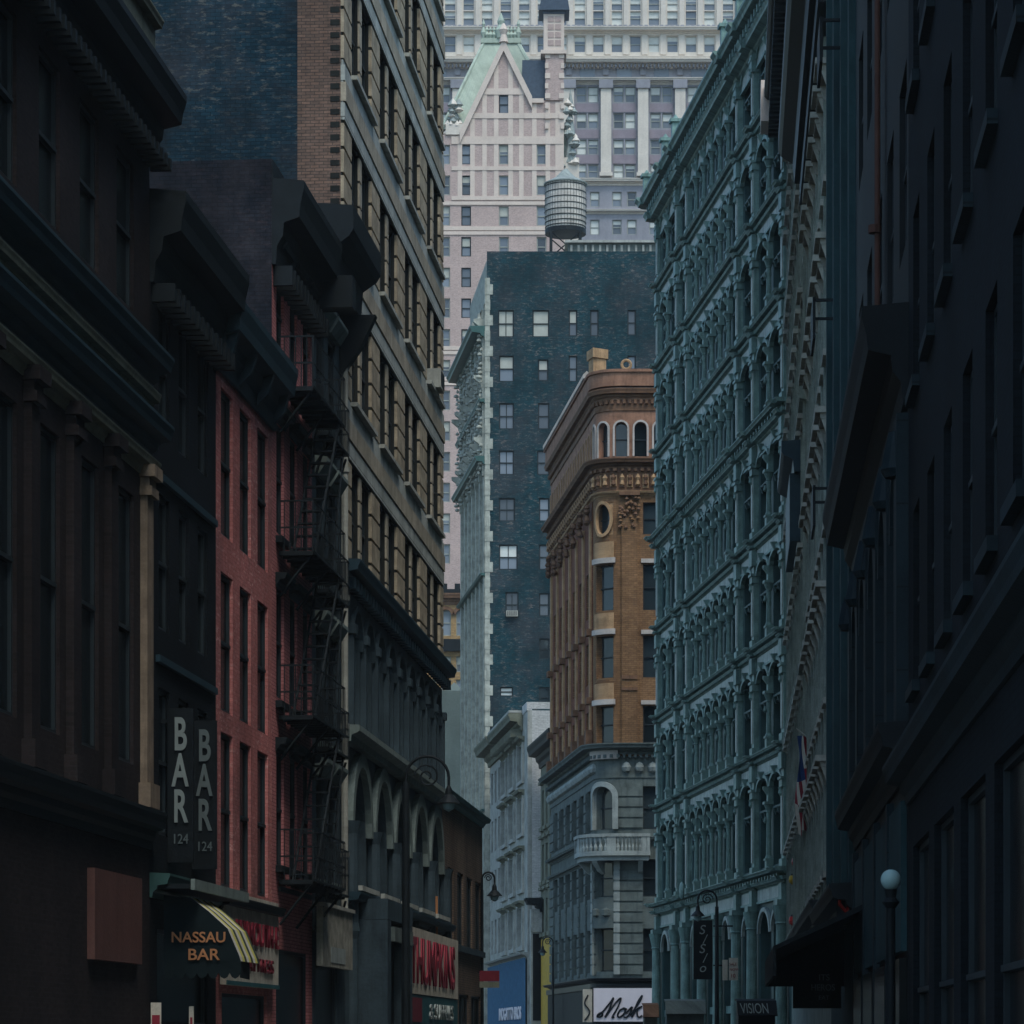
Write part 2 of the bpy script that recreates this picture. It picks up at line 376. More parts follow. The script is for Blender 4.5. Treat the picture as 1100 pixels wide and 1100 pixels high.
# window templates: frame mesh + pane mesh, shared by all copies
_wc = {}
def win_mesh(w, h, arch=False, frame='frame_dark', style='sash', shade=0.0, fw=.07, gl='glass', sill=None, blind='blind', sd_=.12):
    key = (round(w, 3), round(h, 3), arch, frame, style, round(shade, 2), gl, sill, blind)
    if key in _wc: return _wc[key]
    f = MB(); p = MB()
    y0, y1 = .16, .24
    f.box(0, fw, y0, y1, 0, h); f.box(w - fw, w, y0, y1, 0, h); f.box(fw, w - fw, y0, y1, 0, fw)
    f.box(fw, w - fw, y0, y1, h - fw, h)
    if style in ('sash', 'sash2', 'sash4'):
        f.box(fw, w - fw, y0 - .03, y1, h * .5 - fw * .5, h * .5 + fw * .4)
    if style in ('sash2', 'pair'):
        f.box(w / 2 - fw * .5, w / 2 + fw * .5, y0 + .01, y1, fw, h - fw)
    if style == 'sash4':
        f.box(w / 2 - .03, w / 2 + .03, y0 + .02, y1, fw, h - fw)
    if sill: f.box(-.12, w + .12, -sd_, .05, -.14, 0, 1)
    hs = h * (1 - shade)
    p.quad((.01, .215, 0), (w - .01, .215, 0), (w - .01, .215, hs), (.01, .215, hs), 0)
    if shade > 0: p.quad((.01, .212, hs), (w - .01, .212, hs), (w - .01, .212, h), (.01, .212, h), 1)
    def mk(mb, nm, mats):
        me = bpy.data.meshes.new(nm); me.from_pydata(mb.v, [], mb.f)
        for k in mats: me.materials.append(M[k])
        me.polygons.foreach_set('material_index', mb.m); me.update(); return me
    _wc[key] = (mk(f, 'window', [frame, sill or frame]), mk(p, 'pane', [gl, blind]))
    return _wc[key]
def window(parent, u, z, w, h, rot=None, y=0, name='window', **k):
    f, p = win_mesh(w, h, **k)
    o = link(name, f, parent, (u, y, z), rot)
    link('pane', p, o)
    return o
def text(s, size, mat, parent=None, loc=(0, 0, 0), rot=(R(90), 0, 0), sx=1, depth=.02, bold=0.0, name='lettering', align='LEFT', shear=0):
    c = bpy.data.curves.new('t', 'FONT'); c.body = s; c.size = size; c.extrude = depth; c.offset = bold; c.align_x = align; c.shear = shear
    t = bpy.data.objects.new('t', c); COL.objects.link(t)
    bpy.context.view_layer.update()
    me = bpy.data.meshes.new_from_object(t.evaluated_get(bpy.context.evaluated_depsgraph_get()))
    bpy.data.objects.remove(t); bpy.data.curves.remove(c)
    me.name = name; me.materials.clear(); me.materials.append(M[mat])
    return link(name, me, parent, loc, rot, (sx, 1, 1))
def body(parent, L, H, D, mat, z0=0, y0=.3, roof='tin_roof', parapet=.0, name='wall', u0=0):
    b = MB(); b.box(u0, u0 + L, y0, y0 + D, z0, H, 0)
    return b.obj(name, [mat], parent)

# ================================================================== GROUND
g = MB(); g.box(-400, 400, -60, 1400, -.6, -.02)
tag(g.obj('ground', 'asphalt'), kind='structure')
g = MB()
pts = [(-9, -40), (9, -40), (9, 40)]
g.quad((-9, -50, 0), (9, -50, 0), (9, 420, 0), (-30, 420, 0))
tag(g.obj('road', 'asphalt'), kind='structure')
def strip(name, ys, f0, f1):
    g = MB()
    for a, b in zip(ys[:-1], ys[1:]):
        q = [(f0(a), a), (f1(a), a), (f1(b), b), (f0(b), b)]
        vs = [(x, y, .004) for x, y in q] + [(x, y, .14) for x, y in q]
        g._add(vs, [(0, 3, 2, 1), (4, 5, 6, 7), (0, 1, 5, 4), (1, 2, 6, 5), (2, 3, 7, 6), (3, 0, 4, 7)], 0)
    return tag(g.obj(name, 'paving'), kind='structure')
strip('pavement', [-40, 20, 76.5, 113], lambda y: XL(y) - .2, lambda y: XL(y) + 2.6)
strip('pavement', [-40, 20, 117, 150], lambda y: XR(y) - 2.6, lambda y: XR(y) + .2)
strip('pavement', [174, 262], lambda y: XR(y) - 2.6, lambda y: XR(y) + .2)

# ================================================================== BENNETT-LIKE CAST IRON BUILDING (right, facing the street)
def cast_iron_building():
    e, L = thing('cast_iron_building', PR(150), PR(117), 'blue-green cast iron building of tall arcaded storeys with stacked cornices on the right', 'building')
    FL = [7.96, 12.5, 16.6, 20.7, 24.8, 28.8, 32.7, 36.4]; TOP = 40.3
    pil = [.30, 6.3, 9.3, 22.5, 26.1, 32.4]
    bays = [(0, 1, 2), (1, 2, 1), (2, 3, 6), (3, 4, 1), (4, 5, 2)]
    levels = FL + [TOP]
    wins = []          # (u0,u1) per window
    for a, b, n in bays:
        x0, x1 = pil[a] + .32, pil[b] - .32
        pitch = (x1 - x0) / n
        for i in range(n): wins.append((x0 + i * pitch + .24, x0 + (i + 1) * pitch - .24))
    wall = MB()
    colm = {}
    for li in range(len(FL)):
        z0, z1 = levels[li], levels[li + 1]; h = z1 - z0
        ct = z1 - .95               # top of arches
        holes = [(a, b, z0 + .25, ct) for a, b in wins]
        wall.wall(0, L, z0, z1, holes, dep=.45, m=0)
        for a, b in wins: wall.arch_fill(a, b, ct, m=0, dep=.45, n=8, rise=.42)
    body_ = wall
    body_.box(0.0, L, .45, 26, 0, 40.3, 1)
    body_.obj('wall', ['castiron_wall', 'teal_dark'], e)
    # cornices and friezes, each storey a part
    for li in range(len(levels)):
        z = levels[li]; c = MB()
        big = li in (0, 4); top = li == len(levels) - 1
        hh, pp = (.62, .62) if big else (.42, .40)
        if top: hh, pp = 1.25, 1.05
        segs = [pil[0] - .45] + [x for p_ in pil[1:-1] for x in (p_ - .34, p_ + .34)] + [pil[-1] + .5]
        c.cornice(-.25, L + .1, z, hh * .5, pp, 0)
        c.cornice(-.2, L + .05, z - hh * .52, hh * .42, pp * .62, 0)
        for p_ in pil:                                    # breakouts over the pilasters
            c.cornice(p_ - .36, p_ + .36, z + .03, hh * .55, pp + .16, 0)
            c.cornice(p_ - .33, p_ + .33, z - hh * .5, hh * .5, pp * .62 + .16, 0)
            c.box(p_ - .30, p_ + .30, -.30, 0, z - hh - .55, z - hh * .9, 0)
        # pale frieze under the cornice
        for a, b, n in bays:
            c.box(pil[a] + .36, pil[b] - .36, -.09, 0, z - hh - .38, z - hh * .93, 1)
            c.box(pil[a] + .36, pil[b] - .36, -.14, -.005, z - hh - .47, z - hh - .383, 0)
        if big or top:
            c.blocks(.4, L - .4, int(L / .62), .16, -pp * .7, -pp * .15, z - hh * .55, z - hh * .32, 0)
        c.obj('cornice', ['castiron', 'castiron_pale'], e)
    # pilasters
    for p_ in pil:
        q = MB(); q.box(p_ - .2, p_ + .2, -.1, 0.02, 8.0, 40.2, 0)
        for li in range(len(FL)):
            z0, z1 = levels[li], levels[li + 1]
            q.box(p_ - .24, p_ + .24, -.20, .0, z0 + .02, z1 - .9, 0)
            q.box(p_ - .13, p_ + .13, -.25, -.195, z0 + .5, z1 - 1.7, 1)
            q.box(p_ - .30, p_ + .30, -.28, .0, z0 + .03, z0 + .32, 0)
            q.box(p_ - .29, p_ + .29, -.28, .0, z1 - 1.62, z1 - 1.36, 0)
            q.box(p_ - .32, p_ + .32, -.33, .0, z1 - 1.36, z1 - 1.26, 0)
            q.lathe([(.05, z1 - 1.95), (.12, z1 - 1.86), (.10, z1 - 1.72), (.14, z1 - 1.64)], p_, -.24, 8, 0)
        q.obj('pilaster', ['castiron', 'castiron_pale'], e)
    # columns between windows and arches over them
    def column_me(h):
        k = round(h, 1)
        if k in colm: return colm[k]
        q = MB()
        q.box(-.2, .2, -.26, .04, 0, .42, 0); q.box(-.22, .22, -.30, .02, .42, .5, 0)
        q.lathe([(.15, .5), (.13, .56), (.105, .62), (.095, h * .5), (.09, h - .34), (.12, h - .32), (.10, h - .28), (.17, h - .1), (.19, h - .04)], 0, -.14, 10, 0)
        q.box(-.22, .22, -.34, .02, h - .04, h + .06, 0)
        # bracketed impost that carries the arches
        q.box(-.15, .15, -.20, 0, h + .06, h + .62, 0)
        q.extr([(-.20, h + .30), (-.36, h + .5), (-.36, h + .62), (-.20, h + .62)], -.09, .09, 0)
        q.lathe([(.02, h - .75), (.07, h - .68), (.05, h - .58), (.03, h - .5)], 0, -.28, 6, 0)
        me = bpy.data.meshes.new('column'); me.from_pydata(q.v, [], q.f); me.materials.append(M['castiron']); me.update()
        colm[k] = me; return me
    for li in range(len(FL)):
        z0, z1 = levels[li], levels[li + 1]; ct = z1 - .95; spring = ct - .42
        for a, b, n in bays:
            x0, x1 = pil[a] + .32, pil[b] - .32; pitch = (x1 - x0) / n
            for i in range(1, n):
                o = link('column', column_me(spring - z0 - .62), e, (x0 + i * pitch, 0, z0))
        hd = MB()
        for (a, b) in wins:
            hd.cut(); hd.arch_ring(a - .02, b + .02, spring, .13, -.17, .0, 0, 10, .42)
            c = (a + b) / 2
            hd.extr([(-.20, spring + .36), (-.34, spring + .66), (0, spring + .68), (0, spring + .34)], c - .08, c + .08, 0)
            # transom with small brackets at capital level
            hd.cut('transom')
            hd.box(a + .004, b - .004, .02, .20, spring - .98, spring - .78, 1)
            hd.box(a + .02, b - .02, -.05, .02, spring - .84, spring - .76, 1)
            for t in (.2, .5, .8):
                u = a + (b - a) * t
                hd.extr([(.0, spring - 1.1), (-.10, spring - .84), (.02, spring - .84)], u - .05, u + .05, 1)
        hd.obj('window_arch', ['castiron', 'castiron_wall'], e)
        for k_, (a, b) in enumerate(wins):
            window(e, a, z0 + .25, b - a, spring - .98 - z0 - .25, frame='frame_teal', style='pair' if b - a > 1.9 else 'sash', gl='glass', shade=random.choice([0, 0, 0, .25, .4]), y=.1, blind='blind')
            f = MB(); f.quad((a, .33, spring - .8), (b, .33, spring - .8), (b, .33, ct), (a, .33, ct)); f.obj('fanlight', ['glass'], e)
    # roof posts and railing above the top cornice
    for p_ in pil:
        q = MB(); z = levels[-1] + .03
        q.box(p_ - .22, p_ + .22, -.9, -.46, z, z + .25, 0); q.box(p_ - .17, p_ + .17, -.85, -.51, z + .25, z + 1.0, 0)
        q.box(p_ - .26, p_ + .26, -.94, -.42, z + 1.0, z + 1.14, 0); q.lathe([(.18, z + 1.14), (.08, z + 1.28), (.02, z + 1.36)], p_, -.68, 8, 0)
        q.obj('roof_post', ['castiron'], e)
    q = MB(); z = levels[-1]
    q.box(-.2, L, -.70, -.62, z + .62, z + .70); q.box(-.2, L, -.72, -.60, z + .04, z + .16)
    q.blocks(0, L, int(L / .5), .05, -.69, -.63, z + .16, z + .62)
    q.obj('roof_railing', ['castiron'], e)
    # ground storey: shopfront arcade
    gw = MB(); gh = []
    for a, b in wins: gh.append((a, b, .5, 6.55))
    gw.wall(0, L, 0, 7.34, gh, dep=.5, m=0)
    for a, b in wins: gw.arch_fill(a, b, 6.55, m=0, dep=.5, n=10, rise=.8)
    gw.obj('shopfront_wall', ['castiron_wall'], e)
    rg = MB()
    for a, b in wins: rg.cut(); rg.arch_ring(a, b, 5.75, .16, -.12, 0, 0, 12, .8)
    rg.obj('shopfront_arch', ['castiron_pale'], e)
    for p_ in pil + [(pil[2] + pil[3]) / 2 - 2.1, (pil[2] + pil[3]) / 2 + 2.1]:
        q = MB()
        q.box(p_ - .36, p_ + .36, -.42, 0, 0, .9, 0)
        q.lathe([(.30, .9), (.30, 1.0), (.22, 1.1), (.21, 3.5), (.19, 5.9), (.24, 5.94), (.21, 6.0), (.32, 6.5), (.34, 6.6)], p_, -.24, 14, 0)
        q.box(p_ - .36, p_ + .36, -.46, 0, 6.6, 6.8, 0)
        q.obj('column', ['castiron'], e, smooth=False)
    for i, (a, b) in enumerate(wins):
        window(e, a, .5, b - a, 2.3, frame='frame_dark', style='pair', gl='glass', y=.2, name='shop_window')
        window(e, a, 3.1, b - a, 3.4, frame='frame_teal', style='sash', gl='glass', y=.2, name='shop_window')
        q = MB(); q.box(a + .005, b - .005, .06, .34, 2.8, 3.1, 0); q.obj('transom', ['castiron'], e)
    # shields at the street cornice and near corner return
    s_ = MB(); s_.lathe([(.0, 0), (.30, .02), (.38, .1), (.30, .16), (.12, .2)], 0, 0, 16); 
    o = s_.obj('rosette', ['castiron'], e, (12.2, -.75, 8.05)); o.rotation_euler = (R(90), 0, 0)
    return e
cast_iron_building()

# ================================================================== LEFT TALL BUFF BUILDING
def buff_tower():
    e, L = thing('office_tower', PL(76.5), PL(99.2), 'tall buff brick office tower with banded floors above a dark arcaded base', 'building')
    H = 46.0
    prs = [(1.4, 5.2), (6.9, 10.7), (12.5, 16.2), (18.1, 21.8)]
    slots = []
    for a, b in prs:
        m_ = (a + b) / 2; slots += [(a, m_ - .22), (m_ + .22, b)]
    SILL0, P = 13.05, 3.9
    wl = MB(); holes = []
    nf = 8
    for k in range(nf):
        z = SILL0 + P * k
        for a, b in slots: holes.append((a, b, z, z + 2.45))
    wl.wall(0, L, 12.9, H, holes, dep=.45, m=0, mr=0, y=.03)
    wl.obj('wall', ['joint'], e)
    # courses: each pier is laid in separate blocks with recessed dark joints
    edges = [0] + [x for p_ in prs for x in p_] + [L]
    for pi_ in range(0, len(edges), 2):
        q = MB(); a, b = edges[pi_], edges[pi_ + 1]; q.box(a + .01, b - .01, -.005, .08, 12.95, H - .05, 1)
        for k in range(nf):
            z = SILL0 + P * k; ch = 2.45 / 4
            for c in range(4): q.box(a + .001, b - .001, -.05, .05, z + c * ch + .03, z + (c + 1) * ch - .05, 0)
        q.obj('pier', ['tan_course', 'joint'], e)
    for a, b in prs:
        q = MB(); m_ = (a + b) / 2; q.box(m_ - .18, m_ + .18, .015, .12, 12.95, H - .05, 1)
        for k in range(nf):
            z = SILL0 + P * k; ch = 2.45 / 4
            for c in range(4): q.box(m_ - .2, m_ + .2, -.02, .10, z + c * ch + .02, z + (c + 1) * ch - .04, 0)
        q.obj('mullion', ['tan_belt', 'joint'], e)
    for k in range(nf):
        q = MB(); z = SILL0 + P * (k + 1)       # sill of the floor above
        q.box(.01, L - .01, -.03, .08, z - 1.42, z - .003, 0)
        q.box(0, L, -.07, .06, z - 1.42, z - 1.02, 0)
        q.box(0, L, -.10, .06, z - .98, z - .53, 1)
        q.box(0, L, -.07, .06, z - .49, z - .13, 0)
        n = int(L / 1.7)
        for a, b in prs: q.box(a - .1, b + .1, -.20, .05, z - .10, z - .001, 2)
        q.obj('belt_course', ['grey_belt', 'tan_belt', 'pale_trim'], e)
    for k in range(nf):
        z = SILL0 + P * k
        for a, b in slots: window(e, a, z, b - a, 2.45, frame='frame_dark', style='sash', y=-.03, shade=random.choice([0, 0, 0, 0, 0, .3]), blind='blind', gl='glass_dull')
    # party wall: tan return and painted brick behind
    s = MB(); s.box(0, L, .48, 30, 0, H, 0); s.box(-.012, .9, .03, 1.05, 12.9, H - .01, 1)
    for i in range(int((H - 12.9) / .30)):
        s.box(-.028, .2, .05, .27, 12.95 + i * .30, 13.08 + i * .30, 2)
    s.obj('party_wall', ['teal_brick', 'tan_brick', 'joint'], e)
    # base
    b_ = MB(); ah = []
    n = 9; x0 = 1.2; pitch = (L - 1.8) / n
    ar = [(x0 + i * pitch + .28, x0 + (i + 1) * pitch - .28) for i in range(n)]
    for a, b in ar: ah.append((a, b, 9.35, 12.1))
    n2 = 5; p2 = (L - 1.0) / n2
    ar2 = [(.6 + i * p2 + .55, .6 + (i + 1) * p2 - .55) for i in range(n2)]
    for a, b in ar2: ah.append((a, b, 5.4, 8.35)); ah.append((a, b, .4, 4.3))
    b_.wall(0, L, 0, 12.4, ah, dep=.46, m=0)
    for a, b in ar: b_.arch_fill(a, b, 12.1, m=0, n=8, dep=.46)
    for a, b in ar2: b_.arch_fill(a, b, 8.35, m=0, n=12, dep=.46)
    b_.obj('base_wall', ['slate_paint'], e)
    r = MB()
    for a, b in ar: r.cut(); r.arch_ring(a, b, 12.1 - (b - a) / 2, .12, -.1, 0, 0, 10)
    r.obj('window_arch', ['slate_paint'], e)
    r = MB()
    for a, b in ar2: r.cut(); r.arch_ring(a, b, 8.35 - (b - a) / 2, .34, -.16, 0, 0, 14)
    r.obj('window_arch', ['green_stone'], e)
    r = MB()
    for i in range(n + 1):
        u = x0 + i * pitch
        r.cut(); r.box(u - .14, u + .14, -.14, 0, 9.1, 11.6, 0); r.box(u - .2, u + .2, -.2, 0, 11.4, 11.62, 0)
    for i in range(n2 + 1):
        u = .6 + i * p2
        r.cut(); r.lathe([(.26, .2), (.2, .4), (.18, 4.1), (.24, 4.3), (.2, 4.5), (.18, 6.6), (.26, 6.9)], min(max(u, .3), L - .3), -.12, 10, 0)
    r.obj('pilaster', ['slate_paint'], e)
    c = MB(); c.cornice(-.1, L + .05, 13.0, .55, .45, 0); c.blocks(0, L, 40, .14, -.3, -.05, 12.35, 12.62, 0)
    c.obj('cornice', ['navy_tin'], e)
    c = MB(); c.cornice(0, L, 9.12, .38, .42, 0, style=1); c.obj('ledge', ['green_stone'], e)
    c = MB(); c.cornice(0, L, 5.2, .4, .45, 0); c.obj('shop_cornice', ['navy_tin'], e)
    for a, b in ar: window(e, a, 9.35, b - a, 2.75, frame='frame_dark', style='sash', y=.0, gl='glass_dull')
    for a, b in ar2:
        window(e, a, 5.4, b - a, 2.95, frame='frame_dark', style='pair', y=.05, gl='glass_dull'); window(e, a, .4, b - a, 3.9, frame='frame_dark', style='pair', y=.18)
        q = MB(); q.box(a - .05, b + .05, -.35, 0, 5.28, 5.4, 0); q.obj('window_sill', ['grey_belt'], e)
    return e
buff_tower()

# ================================================================== LEFT ROW
def row_house(name, Y0, Y1, H, wallmat, label, holes, zs_=0, depth=18, sidemat=None, frame='frame_dark', sill=None, xo=0, cat='building', shade=0, style='sash'):
    p0, p1 = (XL(Y0) + xo, Y0), (XL(Y1) + xo, Y1)
    e, L = thing(name, p0, p1, label, cat)
    wl = MB(); hl = [(a, b, c, d) for a, b, c, d in holes]
    wl.wall(0, L, 0, H, hl, dep=.32); wl.box(0, L, .32, depth, 0, H - .003, 1)
    wl.obj('wall', [wallmat, sidemat or wallmat], e)
    for a, b, c, d in hl: window(e, a, c, b - a, d - c, frame=frame, style=style, sill=sill, y=-.10, shade=shade, gl='glass_dull')
    return e, L
# near dark building with heavy cornices
h0 = []
for i in range(6):
    u = 1.0 + i * 2.6
    for z, hh in ((6.2, 4.4), (13.6, 2.4)): h0.append((u, u + 1.3, z, z + hh))
e, L = row_house('stone_building', 38, 54.5, 17.4, 'purple_brick', 'near dark building at the left edge with heavy stacked cornices and tan pilasters', h0, xo=0)
c = MB(); c.cornice(-.1, L + .05, 17.5, 1.1, .62, 0); c.blocks(0, L, 50, .12, -.4, -.05, 16.2, 16.4, 0); c.box(0, L, -.1, .5, 17.52, 18.6, 1); c.cornice(-.05, L, 18.75, .3, .25, 1)
c.obj('cornice', ['black_tin', 'olive_stone'], e)
for z in (13.1, 11.95):
    c = MB(); c.cornice(0, L + .03, z, .55, .42, 0); c.cornice(0, L + .02, z - .6, .3, .2, 1); c.obj('belt_cornice', ['navy_tin', 'olive_stone'], e)
c = MB(); c.cornice(0, L + .03, 5.5, .6, .3, 0); c.obj('belt_cornice', ['black_tin'], e)
for i in range(7):
    q = MB(); u = .35 + i * 2.6 if i < 6 else L - .5
    q.box(u - .25, u + .25, -.12, 0, 5.9, 10.7, 0); q.box(u - .38, u + .38, -.2, 0, 5.55, 5.95, 0)
    q.box(u - .3, u + .3, -.2, 0, 10.7, 10.85, 0); q.box(u - .34, u + .34, -.26, 0, 11.0, 11.2, 0); q.box(u - .27, u + .27, -.16, 0, 10.85, 11.0, 0)
    q.obj('pilaster', ['tan_dark' if i == 6 else 'purple_brick'], e)
q = MB(); q.box(11.9, 15.4, -.12, 0, 2.95, 4.35); q.obj('fascia_board', ['pink_board'], e)

# near-black brick house
h1 = []
for i in range(3):
    u = .75 + i * 1.75
    for z, hh in ((12.0, 2.3), (8.7, 2.3), (5.2, 2.5)): h1.append((u, u + .95, z, z + hh))
h1.append((.6, 5.2, .4, 3.6))
e, L = row_house('brick_house', 54.5, 60.5, 15.4, 'navy_brick', 'near-black brick house with the two BAR signs and a deep black cornice', h1)
c = MB(); c.cornice(0, L + .05, 15.9, 1.5, .62, 0); c.blocks(0, L, 14, .14, -.4, 0, 14.1, 14.4, 0)
c.obj('cornice', ['black_tin'], e)
for z in (11.2, 8.1):
    q = MB(); q.box(.5, L - .2, -.08, 0, z, z + .12); q.obj('belt_course', ['navy_tin'], e)
q = MB(); q.cornice(0, L, 4.5, .4, .35, 0); q.obj('shop_cornice', ['bronze'], e)

# red house
h2 = []
for i in range(3):
    u = .5 + i * 2.0
    for z, hh in ((11.2, 2.75), (7.9, 2.6), (4.6, 2.9)): h2.append((u, u + 1.25, z, z + hh))
h2.append((.6, 5.6, .4, 2.6))
e, L = row_house('brick_house', 60.5, 66.7, 14.9, 'red_paint', 'three-bay brick house painted red with a dark green tin cornice', h2)
c = MB(); c.cornice(-.02, L + .15, 15.45, 1.25, .52, 0)
for u in (.2, 1.75 + .4, 3.9 + .2, L - .2): c.extr([(0, 14.2), (-.3, 14.5), (-.42, 14.95), (0, 14.95)], u - .09, u + .09, 0)
c.obj('cornice', ['navy_tin'], e)
q = MB(); q.cornice(0, L, 4.4, .35, .3, 0); q.obj('shop_cornice', ['black_tin'], e)

# pink house with fire escapes
h3 = []
for i in range(3):
    u = .55 + i * 1.75
    for z, hh in ((15.6, 2.3), (12.2, 2.3), (8.8, 2.3), (5.3, 2.4)): h3.append((u, u + .95, z, z + hh))
h3.append((.5, 4.8, .4, 3.6))
e, L = row_house('tenement_house', 66.7, 72.0, 19.0, 'pink_paint', 'narrow pink painted house hung with iron fire escapes', h3, sidemat='dark_brick')
s = MB(); s.box(-.02, .0, .0, 18, 14.2, 19.75); s.box(-.02, .0, .34, 18, 0, 14.2); s.obj('side_wall', ['dark_brick'], e)
c = MB(); c.cornice(0, L + .1, 19.3, 1.7, .66, 0); c.blocks(0, L, 12, .12, -.4, 0, 17.2, 17.6, 0); c.box(0, L, -.02, .4, 19.31, 19.75, 0)
c.obj('cornice', ['black_tin'], e)
for z in (15.2, 11.8, 8.4, 5.0):
    q = MB()
    for i in range(3):
        u = .55 + i * 1.75; q.cut(); q.box(u - .1, u + 1.05, -.14, 0, z + .18, z + .32, 0); q.cut('window_sill'); q.cornice(u - .12, u + 1.07, z + 2.95, .28, .24, 0)
    q.obj('window_hood', ['black_tin'], e)
def fire_escape(parent, u0, u1, zs_, proj=.95):
    fe = MB(); fe.box(u0, u1, -.06, -.02, zs_[0] - .2, zs_[0] - .1); root = fe.obj('fire_escape', ['iron'], parent)
    for z in zs_:
        b = MB()
        b.box(u0, u1, -proj, -.03, z, z + .03)
        for k in range(int((u1 - u0) / .5)): b.box(u0 + k * .5, u0 + k * .5 + .05, -proj, -.03, z - .06, z)
        b.box(u0, u1, -proj - .02, -proj, z, z + .05)
        for zr in (.5, 1.05):
            b.box(u0, u1, -proj - .02, -proj, z + zr, z + zr + .025)
            b.box(u0, u0 + .03, -proj, -.03, z + zr, z + zr + .035); b.box(u1 - .03, u1, -proj, -.03, z + zr, z + zr + .035)
        n = int((u1 - u0) / .34)
        for k in range(n + 1):
            u = u0 + (u1 - u0) * k / n; b.box(u - .009, u + .009, -proj - .02, -proj - .008, z + .03, z + 1.05)
        for k in range(6):
            y = -proj + (proj - .03) * k / 6
            b.box(u0 + .005, u0 + .025, y, y + .02, z + .03, z + 1.05); b.box(u1 - .025, u1 - .005, y, y + .02, z + .03, z + 1.05)
        for u in (u0 + .1, (u0 + u1) / 2, u1 - .1):
            b.tube([(u, -.03, z - .9), (u, -proj * .5, z - .45), (u, -proj + .05, z - .07)], .03, 5)
        b.obj('balcony', ['iron'], root)
    for z, z2 in zip(zs_[:-1], zs_[1:]):
        l = MB(); a = u0 + .5; b2 = u1 - .6
        for dy in (-proj + .04, -proj + min(.5, proj - .05)):
            l.tube([(a, dy, z + .03), (b2, dy, z2)], .03, 5)
        n = 11
        for k in range(n):
            t = (k + .5) / n; l.box(a + (b2 - a) * t - .1, a + (b2 - a) * t + .1, -proj + .04, -proj + min(.5, proj - .05), z + (z2 - z) * t, z + (z2 - z) * t + .03)
        l.obj('ladder', ['iron'], root)
fire_escape(e, .7, 5.2, [5.0, 8.4, 11.8, 15.2], .74)

# narrow grey-green house beside the tower
h4 = []
for z, hh in ((15.4, 2.4), (11.9, 2.4), (8.4, 2.5), (5.3, 2.3)): h4.append((.55, 1.75, z, z + hh)); h4.append((2.3, 3.5, z, z + hh))
h4.append((.5, 3.8, .4, 3.6))
e, L = row_house('tenement_house', 72.0, 76.47, 19.6, 'slate_paint', 'narrow slate-coloured house with a boxy black cornice touching the tower', h4, sidemat='teal_brick')
c = MB(); c.cornice(0, L + .02, 20.15, 1.5, .92, 0, style=1); c.box(0, .5, -.9, 0, 17.9, 18.6, 0); c.extr([(0, 17.2), (-.5, 17.9), (-.85, 18.65), (0, 18.65)], L - .35, L - .02, 0)
c.obj('cornice', ['black_tin'], e)
q = MB()
for a, b, c_, d in h4[:-1]:
    q.cut(); q.box(a - .15, b + .15, -.16, 0, c_ - .16, c_, 0); q.cut(); q.extr([(0, d + .02), (-.1, d + .02), (-.28, d + .3), (-.28, d + .38), (0, d + .42)], a - .15, b + .15, 0)
q.obj('window_hood', ['green_stone'], e)
q = MB(); q.tube([(L - .22, -.1, 4.4), (L - .22, -.1, 9), (L - .22, -.1, 18)], .085, 8)
for z in (6, 9, 12, 15): q.lathe([(.12, z), (.12, z + .12)], L - .22, -.1, 8)
q.obj('drainpipe', ['pale_trim'], e)
fire_escape(e, .3, 3.4, [5.0, 8.2, 11.7, 15.2], .32)

# brown house beyond the tower
h5 = [(1.6 + i * 3.1, 3.6 + i * 3.1, 4.75, 7.1) for i in range(4)] + [(1 + i * 4.2, 4.4 + i * 4.2, .4, 3.2) for i in range(3)]
e, L = row_house('brick_house', 99.25, 112.7, 9.1, 'brown_brick', 'low brown brick house past the tower, with three dark upper windows', h5, depth=12, style='pair')
c = MB(); c.cornice(0, L + .1, 9.35, .3, .3, 0); c.obj('cornice', ['bronze'], e)
q = MB(); q.box(1.2, L - .3, -.14, 0, 4.55, 4.74); q.obj('window_sill', ['slate_paint'], e)
q = MB(); q.box(.2, L - .1, -.03, 0, .02, 4.4, 0); 
# ================================================================== RIGHT NEAR SIDE
def right_house(name, Ynear, Yfar, H, wallmat, label, holes, depth=18, sidemat=None, frame='frame_dark', style='sash', cat='building', shade=0):
    e, L = thing(name, PR(Yfar), PR(Ynear), label, cat)
    wl = MB(); wl.wall(0, L, 0, H, holes, dep=.32); wl.box(0, L, .32, depth, 0, H - .003, 1)
    wl.obj('wall', [wallmat, sidemat or wallmat], e)
    for a, b, c, d in holes: window(e, a, c, b - a, d - c, frame=frame, style=style, y=-.08, shade=shade, gl='glass_dull')
    return e, L
def hooded(e, hs, wall='fluted_grey', hoodmat='pale_trim'):
    q = MB()
    for a, b, c, d in hs:
        q.cut(); q.box(a - .22, b + .22, -.34, 0, d + .12, d + .26, 0)
        q.box(a - .14, b + .14, -.22, 0, d, d + .119, 0)
        for u in (a - .12, b + .02): q.extr([(0, d - .4), (-.1, d - .3), (-.24, d + .1), (0, d + .1)], u, u + .1, 0)
        q.cut('window_sill'); q.box(a - .12, b + .12, -.16, 0, c - .15, c, 0)
    q.obj('window_hood', [hoodmat], e)
hs = []
for z, hh in ((5.6, 2.6), (9.5, 2.4), (13.3, 2.4), (17.1, 2.3), (20.8, 2.2), (24.4, 2.1), (27.9, 2.1), (31.2, 1.8)):
    for i in range(9): hs.append((.8 + i * 2.7, 2.0 + i * 2.7, z, z + hh))
e, L = right_house('stone_building', 92, 117, 35.4, 'fluted_grey', 'sooty green-grey stone building squeezed beside the cast iron one, with hooded windows', hs)
hooded(e, hs)
q = MB()
